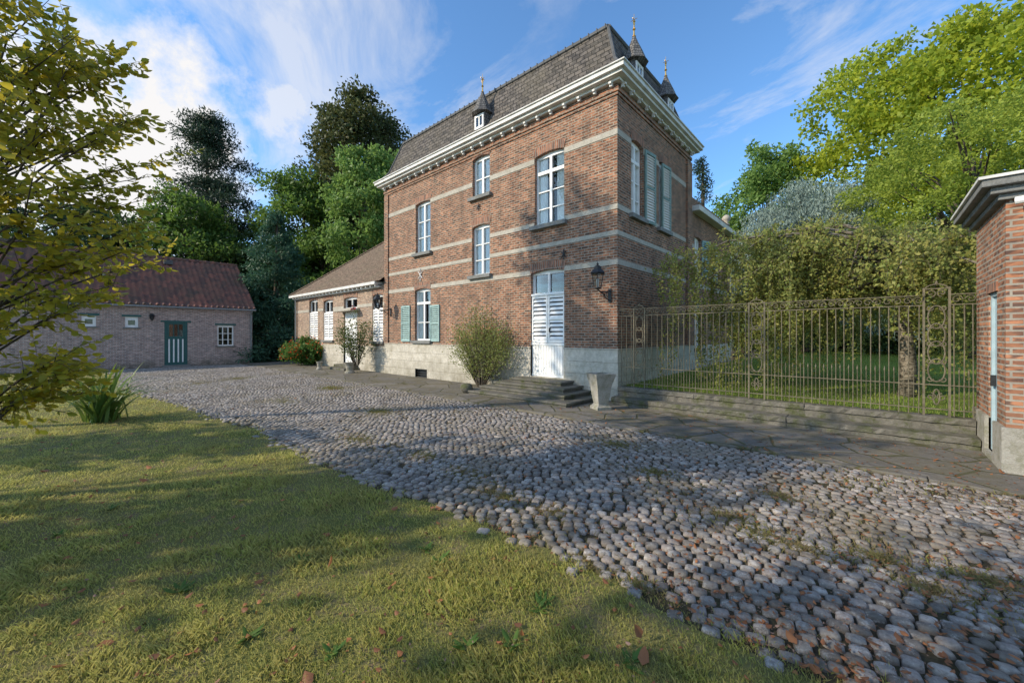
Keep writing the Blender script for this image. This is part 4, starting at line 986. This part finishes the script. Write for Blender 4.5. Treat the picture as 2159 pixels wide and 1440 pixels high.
# foreground tree (left)
def fg():
    global rng
    rng = np.random.default_rng(31); rr = random.Random(8)
    bx, by = CF(-5.0, 3.7)
    t = thing('magnolia_tree', 'leafy yellow green tree reaching in from the left edge of the lawn', 'tree', (bx, by, 0))
    mb = MB(); mb.tube([(bx,by,-.05),(bx+.05,by+.03,.8),(bx,by+.1,1.7),(bx+.1,by,2.8),(bx+.05,by+.05,4.2)], [.07,.055,.05,.035,.015], 8)
    pos_, dirs, LL = [], [], []
    def leafat(p, d, L):
        pos_.append(tuple(p)); dirs.append(tuple(d)); LL.append(L)
    for i in range(84):
        a = rr.uniform(-PI, PI)
        if i % 5: a = math.atan2(sn, cs)+rr.uniform(-1.2,1.2)
        v = rr.uniform(-.9,1); rz = 2.3; zc = 2.85
        R = 1.66*math.sqrt(max(.06, 1-abs(v)**2.2*.95))*rr.uniform(.5,1.1)
        if v < -.2:
            R *= .62
            if i % 2: continue
        e_ = Vector((bx+R*math.cos(a), by+R*math.sin(a), zc+rz*v)); s0 = Vector((bx+.04, by+.04, max(.4, min(3.9, e_.z*.75-.1))))
        m1 = s0.lerp(e_, .5)+Vector((rr.uniform(-.15,.15), rr.uniform(-.15,.15), .12))
        mb.tube([s0, s0.lerp(m1,.5), m1, m1.lerp(e_,.5), e_], [.012,.010,.008,.005,.002], 5)
        for k in range(15):
            q = rr.uniform(.3,1.0); p = s0.lerp(m1, q*2) if q < .5 else m1.lerp(e_, q*2-1)
            od = (e_-s0).normalized(); d = (od+Vector((rr.gauss(0,.7),rr.gauss(0,.7),rr.gauss(.0,.5)))).normalized()
            L = rr.uniform(.15,.38); q1 = p+d*L*.5+Vector((0,0,.02)); q2 = p+d*L+Vector((0,0,-.03))
            mb.tube([p, q1, q2], [.003,.0022,.0012], 4)
            m_ = int(L/.032)
            for j in range(m_):
                f_ = (j+.5)/m_; pp = p.lerp(q1, f_*2) if f_ < .5 else q1.lerp(q2, f_*2-1)
                sd_ = d.cross(Vector((0,0,1))).normalized()*(1 if j % 2 else -1)
                ld = (d*.5+sd_*.7+Vector((rr.gauss(0,.3),rr.gauss(0,.3),rr.gauss(-.45,.35)))).normalized(); leafat(pp, ld, rr.uniform(.05,.10))
            leafat(q2, (d+Vector((0,0,-.3))).normalized(), .09)
    mb.build('trunk', M['bark'], t, smooth=True)
    Pp = np.array(pos_); D = np.array(dirs); L = np.array(LL); n = len(L)
    B = unit(np.cross(D, np.stack([rng.normal(0,.8,n), rng.normal(0,.8,n), np.ones(n)*.8],1)))
    leafcards(Pp[:,0], Pp[:,1], Pp[:,2], D, B, L, L*.29, .35, 'crown', M['leaf_fg'], t)
fg()

# wispy shrub on facade, berry shrub, rose, strap plant
def bush(label, name, x, y, z0, h, r, stems, leafm, ls, asp, nleaf, ry=None, spread=1.0, seed=1, arch_=.35):
    global rng
    rng = np.random.default_rng(seed); rr = random.Random(seed); ry = ry or r
    t = thing(name, label, 'bush', (x, y, z0)); mb = MB(); pts = []
    for i in range(stems):
        a = rr.uniform(0, 2*PI); q = rr.random()**.5; hh = h*rr.uniform(.45,1.0)*(1-.25*q)
        e_ = Vector((x+r*q*math.cos(a), y+ry*q*math.sin(a), z0+hh*(1-arch_*q))); s0 = Vector((x+.12*math.cos(a), y+.08*math.sin(a), z0))
        m_ = s0.lerp(e_, .55)+Vector((0,0,hh*.22*spread))
        line = [s0, s0.lerp(m_,.5)+Vector((0,0,.05)), m_, m_.lerp(e_,.55)+Vector((0,0,.05*h)), e_]; mb.tube(line, [.012,.010,.007,.005,.002], 4)
        for k in range(nleaf):
            f_ = rr.uniform(.2,1)*3.999; j = int(f_); p = line[j].lerp(line[j+1], f_-j); s = .05+.05*h*.4
            pts.append((p.x+rr.gauss(0,s*1.2), p.y+rr.gauss(0,s), max(z0+.02, p.z+rr.gauss(0,s*1.2))))
    mb.build('stems', M['bark'], t); pts = np.array(pts); pts[:,1] = np.minimum(pts[:,1], -.06)
    cards(pts, ls, asp, 'foliage', M[leafm], t)
    return t, pts
sx, sy = onY(1015, -.55)[0], -.55
bush('wispy pale green shrub growing against the brick wall left of the door', 'wall_shrub', sx, sy, .03, 3.1, 1.65, 95, 'leaf_shrub', .07, .4, 95, ry=.45, seed=5, arch_=.25)
bx_, by_ = G(650, 770)
t, pp = bush('rounded shrub covered in orange berries before the annex', 'berry_shrub', bx_, by_, 0, 1.75, 1.5, 90, 'leaf_berry', .12, .55, 150, seed=6, arch_=.3)
rng = np.random.default_rng(2); cen = np.array([bx_, by_, .6]); bp = pp[rng.choice(len(pp), 3800)]; bp = bp[(bp[:,2] > .4)]
bp = bp[np.sin(bp[:,0]*4)*np.sin(bp[:,1]*4+bp[:,2]*5) > -.05]
bp = cen+(bp-cen)*1.06
cards(bp+rng.normal(0,.05,bp.shape), .085, .9, 'berries', M['berry'], t)
rx_, ry0 = G(738, 786, .035)
t, pp = bush('slender climbing rose with a few red blooms beside the annex door', 'rose_bush', rx_+.1, ry0+.25, .35, 2.8, .9, 36, 'leaf_rose', .09, .55, 60, seed=9, arch_=.2)
for q in ((rx_+.4, ry0+.0, 2.85), (rx_-.3, ry0-.1, 1.5)):
    cards(np.repeat(np.array([q]), 16, 0)+rng.normal(0,.035,(16,3)), .07, .9, 'bloom', M['flower'], t)
def iris(px, py, label, n, hmax, seed):
    rr = random.Random(seed); x, y = G(px, py); V, Fq = [], []
    for i in range(n):
        a = rr.uniform(0,2*PI); L = hmax*rr.uniform(.5,1.08); out = rr.uniform(.2,1.05); w = rr.uniform(.020,.034); bx, by = x+rr.gauss(0,.13), y+rr.gauss(0,.1); sx_, sy_ = -math.sin(a), math.cos(a); b = len(V); k = 8
        for j in range(k):
            f_ = j/(k-1); r_ = L*out*f_**1.4; zz = L*(f_-.6*out*f_**2.6); ww = w*(1-f_**3)*1.0+.001
            c = (bx+r_*math.cos(a), by+r_*math.sin(a), max(.02, zz)); V += [(c[0]-sx_*ww,c[1]-sy_*ww,c[2]),(c[0]+sx_*ww,c[1]+sy_*ww,c[2])]
        Fq += [(b+2*j,b+2*j+1,b+2*j+3,b+2*j+2) for j in range(k-1)]
    t = thing('strap_leaf_plant', label, 'plant', (x,y,0)); npmesh('leaves', V, Fq, M['leaf_iris'], t, smooth=True)
iris(218, 888, 'clump of long arching strap leaves on the lawn under the left tree', 120, 1.4, 4)
rng = np.random.default_rng(12); xs, ys, zs, Ds, Ls = [], [], [], [], []
for px, py in ((1140,1285),(915,1190),(230,1075),(640,1190),(1080,1360),(700,1385),(320,905),(900,1160),(520,1350),(1330,1400),(120,1130),(980,1365),(1145,1270),(930,1180),(380,1250)):
    x, y = G(px, py)
    for k in range(11):
        a = rng.uniform(0,2*PI); xs.append(x+rng.normal(0,.015)); ys.append(y+rng.normal(0,.015)); zs.append(.012); Ds.append((math.cos(a),math.sin(a),rng.uniform(.15,.6))); Ls.append(rng.uniform(.05,.10))
Ds = unit(np.array(Ds)); B = unit(np.cross(Ds, np.tile([0,0,1.0],(len(Ds),1)))); Ls = np.array(Ls)
tag(leafcards(np.array(xs), np.array(ys), np.array(zs), Ds, B, Ls, Ls*.16, .3, 'lawn_weeds', M['leaf_mid']), 'dark green broadleaf weeds dotted in the lawn', 'weeds', kind='stuff')

# ---------------------------------------------------------------- world, sun, camera
EL = math.radians(29); sd = Vector((-.56,-.83,0)).normalized()*math.cos(EL); sd.z = math.sin(EL)
w = bpy.data.worlds.new('World'); bpy.context.scene.world = w; w.use_nodes = True; nt = w.node_tree; nt.nodes.clear()
sky = N(nt, 'TexSky', {'sky_type': 'NISHITA', 'sun_disc': False, 'sun_elevation': EL, 'sun_rotation': math.atan2(sd.x, sd.y), 'air_density': 1.0, 'dust_density': .3, 'ozone_density': 1.8})
tc = N(nt, 'TexCoord').outputs['Generated']; s = N(nt, 'SeparateXYZ', {}, {0: tc})
zz = math_(nt, 'ADD', math_(nt, 'MAXIMUM', s.outputs[2], 0.0), .12)
pv = N(nt, 'CombineXYZ', {}, {0: math_(nt, 'DIVIDE', s.outputs[0], zz), 1: math_(nt, 'DIVIDE', s.outputs[1], zz), 2: 0.0}).outputs[0]
mp = N(nt, 'Mapping', {}, {'Vector': pv, 'Rotation': (0,0,.5), 'Scale': (.7, 1.3, 1), 'Location': (3.2, 1.4, 0)}).outputs[0]
n1 = N(nt, 'TexNoise', {}, {'Vector': mp, 'Scale': 1.5, 'Detail': 10, 'Roughness': .64, 'Distortion': .6}).outputs['Fac']
back = ramp(nt, math_(nt, 'ADD', math_(nt, 'MULTIPLY', s.outputs[0], -.6703), math_(nt, 'MULTIPLY', s.outputs[1], .7421)), .1, -.5)  # extra cloud cover added behind the camera to lift the ambient light
streak = math_(nt, 'MULTIPLY', ramp(nt, math_(nt, 'ADD', n1, math_(nt, 'MULTIPLY', back, .14)), .56, .80), .8)
wisp = ramp(nt, n1, .45, .62)
def blob(px, py, lo, hi, amp):
    u, v = (px-1080)/F, (706-py)/F; d = Vector((u*cs-sn, u*sn+cs, v)).normalized()
    dp = N(nt, 'VectorMath', {'operation': 'DOT_PRODUCT'}, {0: tc, 1: tuple(d)}).outputs['Value']
    n2 = N(nt, 'TexNoise', {}, {'Vector': tc, 'Scale': 5.0, 'Detail': 10, 'Roughness': .65}).outputs['Fac']
    val = math_(nt, 'ADD', dp, math_(nt, 'MULTIPLY', math_(nt, 'SUBTRACT', n2, .5), amp)); return ramp(nt, val, lo, hi)
b1 = blob(235, 320, .974, .990, .08); b2 = math_(nt, 'MULTIPLY', blob(700, 90, .88, .98, .15), wisp); b3 = blob(600, 262, .9978, .9996, .012)
f = math_(nt, 'MAXIMUM', streak, b1); f = math_(nt, 'MAXIMUM', f, math_(nt, 'MULTIPLY', b2, .6)); f = math_(nt, 'MAXIMUM', f, math_(nt, 'MULTIPLY', b3, .7))
skc = mixc(nt, 1.0, sky.outputs[0], (1.12,1.58,1.90), 'MULTIPLY')
col = mixc(nt, f, skc, (6.6,6.5,6.5))
bg = N(nt, 'Background', {}, {'Color': col, 'Strength': .145}); o = N(nt, 'OutputWorld'); nt.links.new(bg.outputs[0], o.inputs[0])
ld = bpy.data.lights.new('sun', 'SUN'); ld.energy = 5.0; ld.angle = math.radians(.5); ld.color = (1,.88,.69)
lo = bpy.data.objects.new('sun', ld); C.objects.link(lo); lo.rotation_euler = sd.to_track_quat('Z','Y').to_euler(); lo.location = (0,0,40)
cd = bpy.data.cameras.new('camera'); cam = bpy.data.objects.new('camera', cd); C.objects.link(cam); bpy.context.scene.camera = cam
cd.sensor_width = 36; cd.lens = F/2159*36; cd.shift_y = -14/2159; cd.clip_start = .05; cd.clip_end = 2000
cam.location = (CX, CY, CZ); cam.rotation_euler = (PI/2, 0, math.atan2(sn, cs))
sc = bpy.context.scene; sc.view_settings.view_transform = 'Standard'; sc.view_settings.look = 'None'; sc.view_settings.exposure = 0
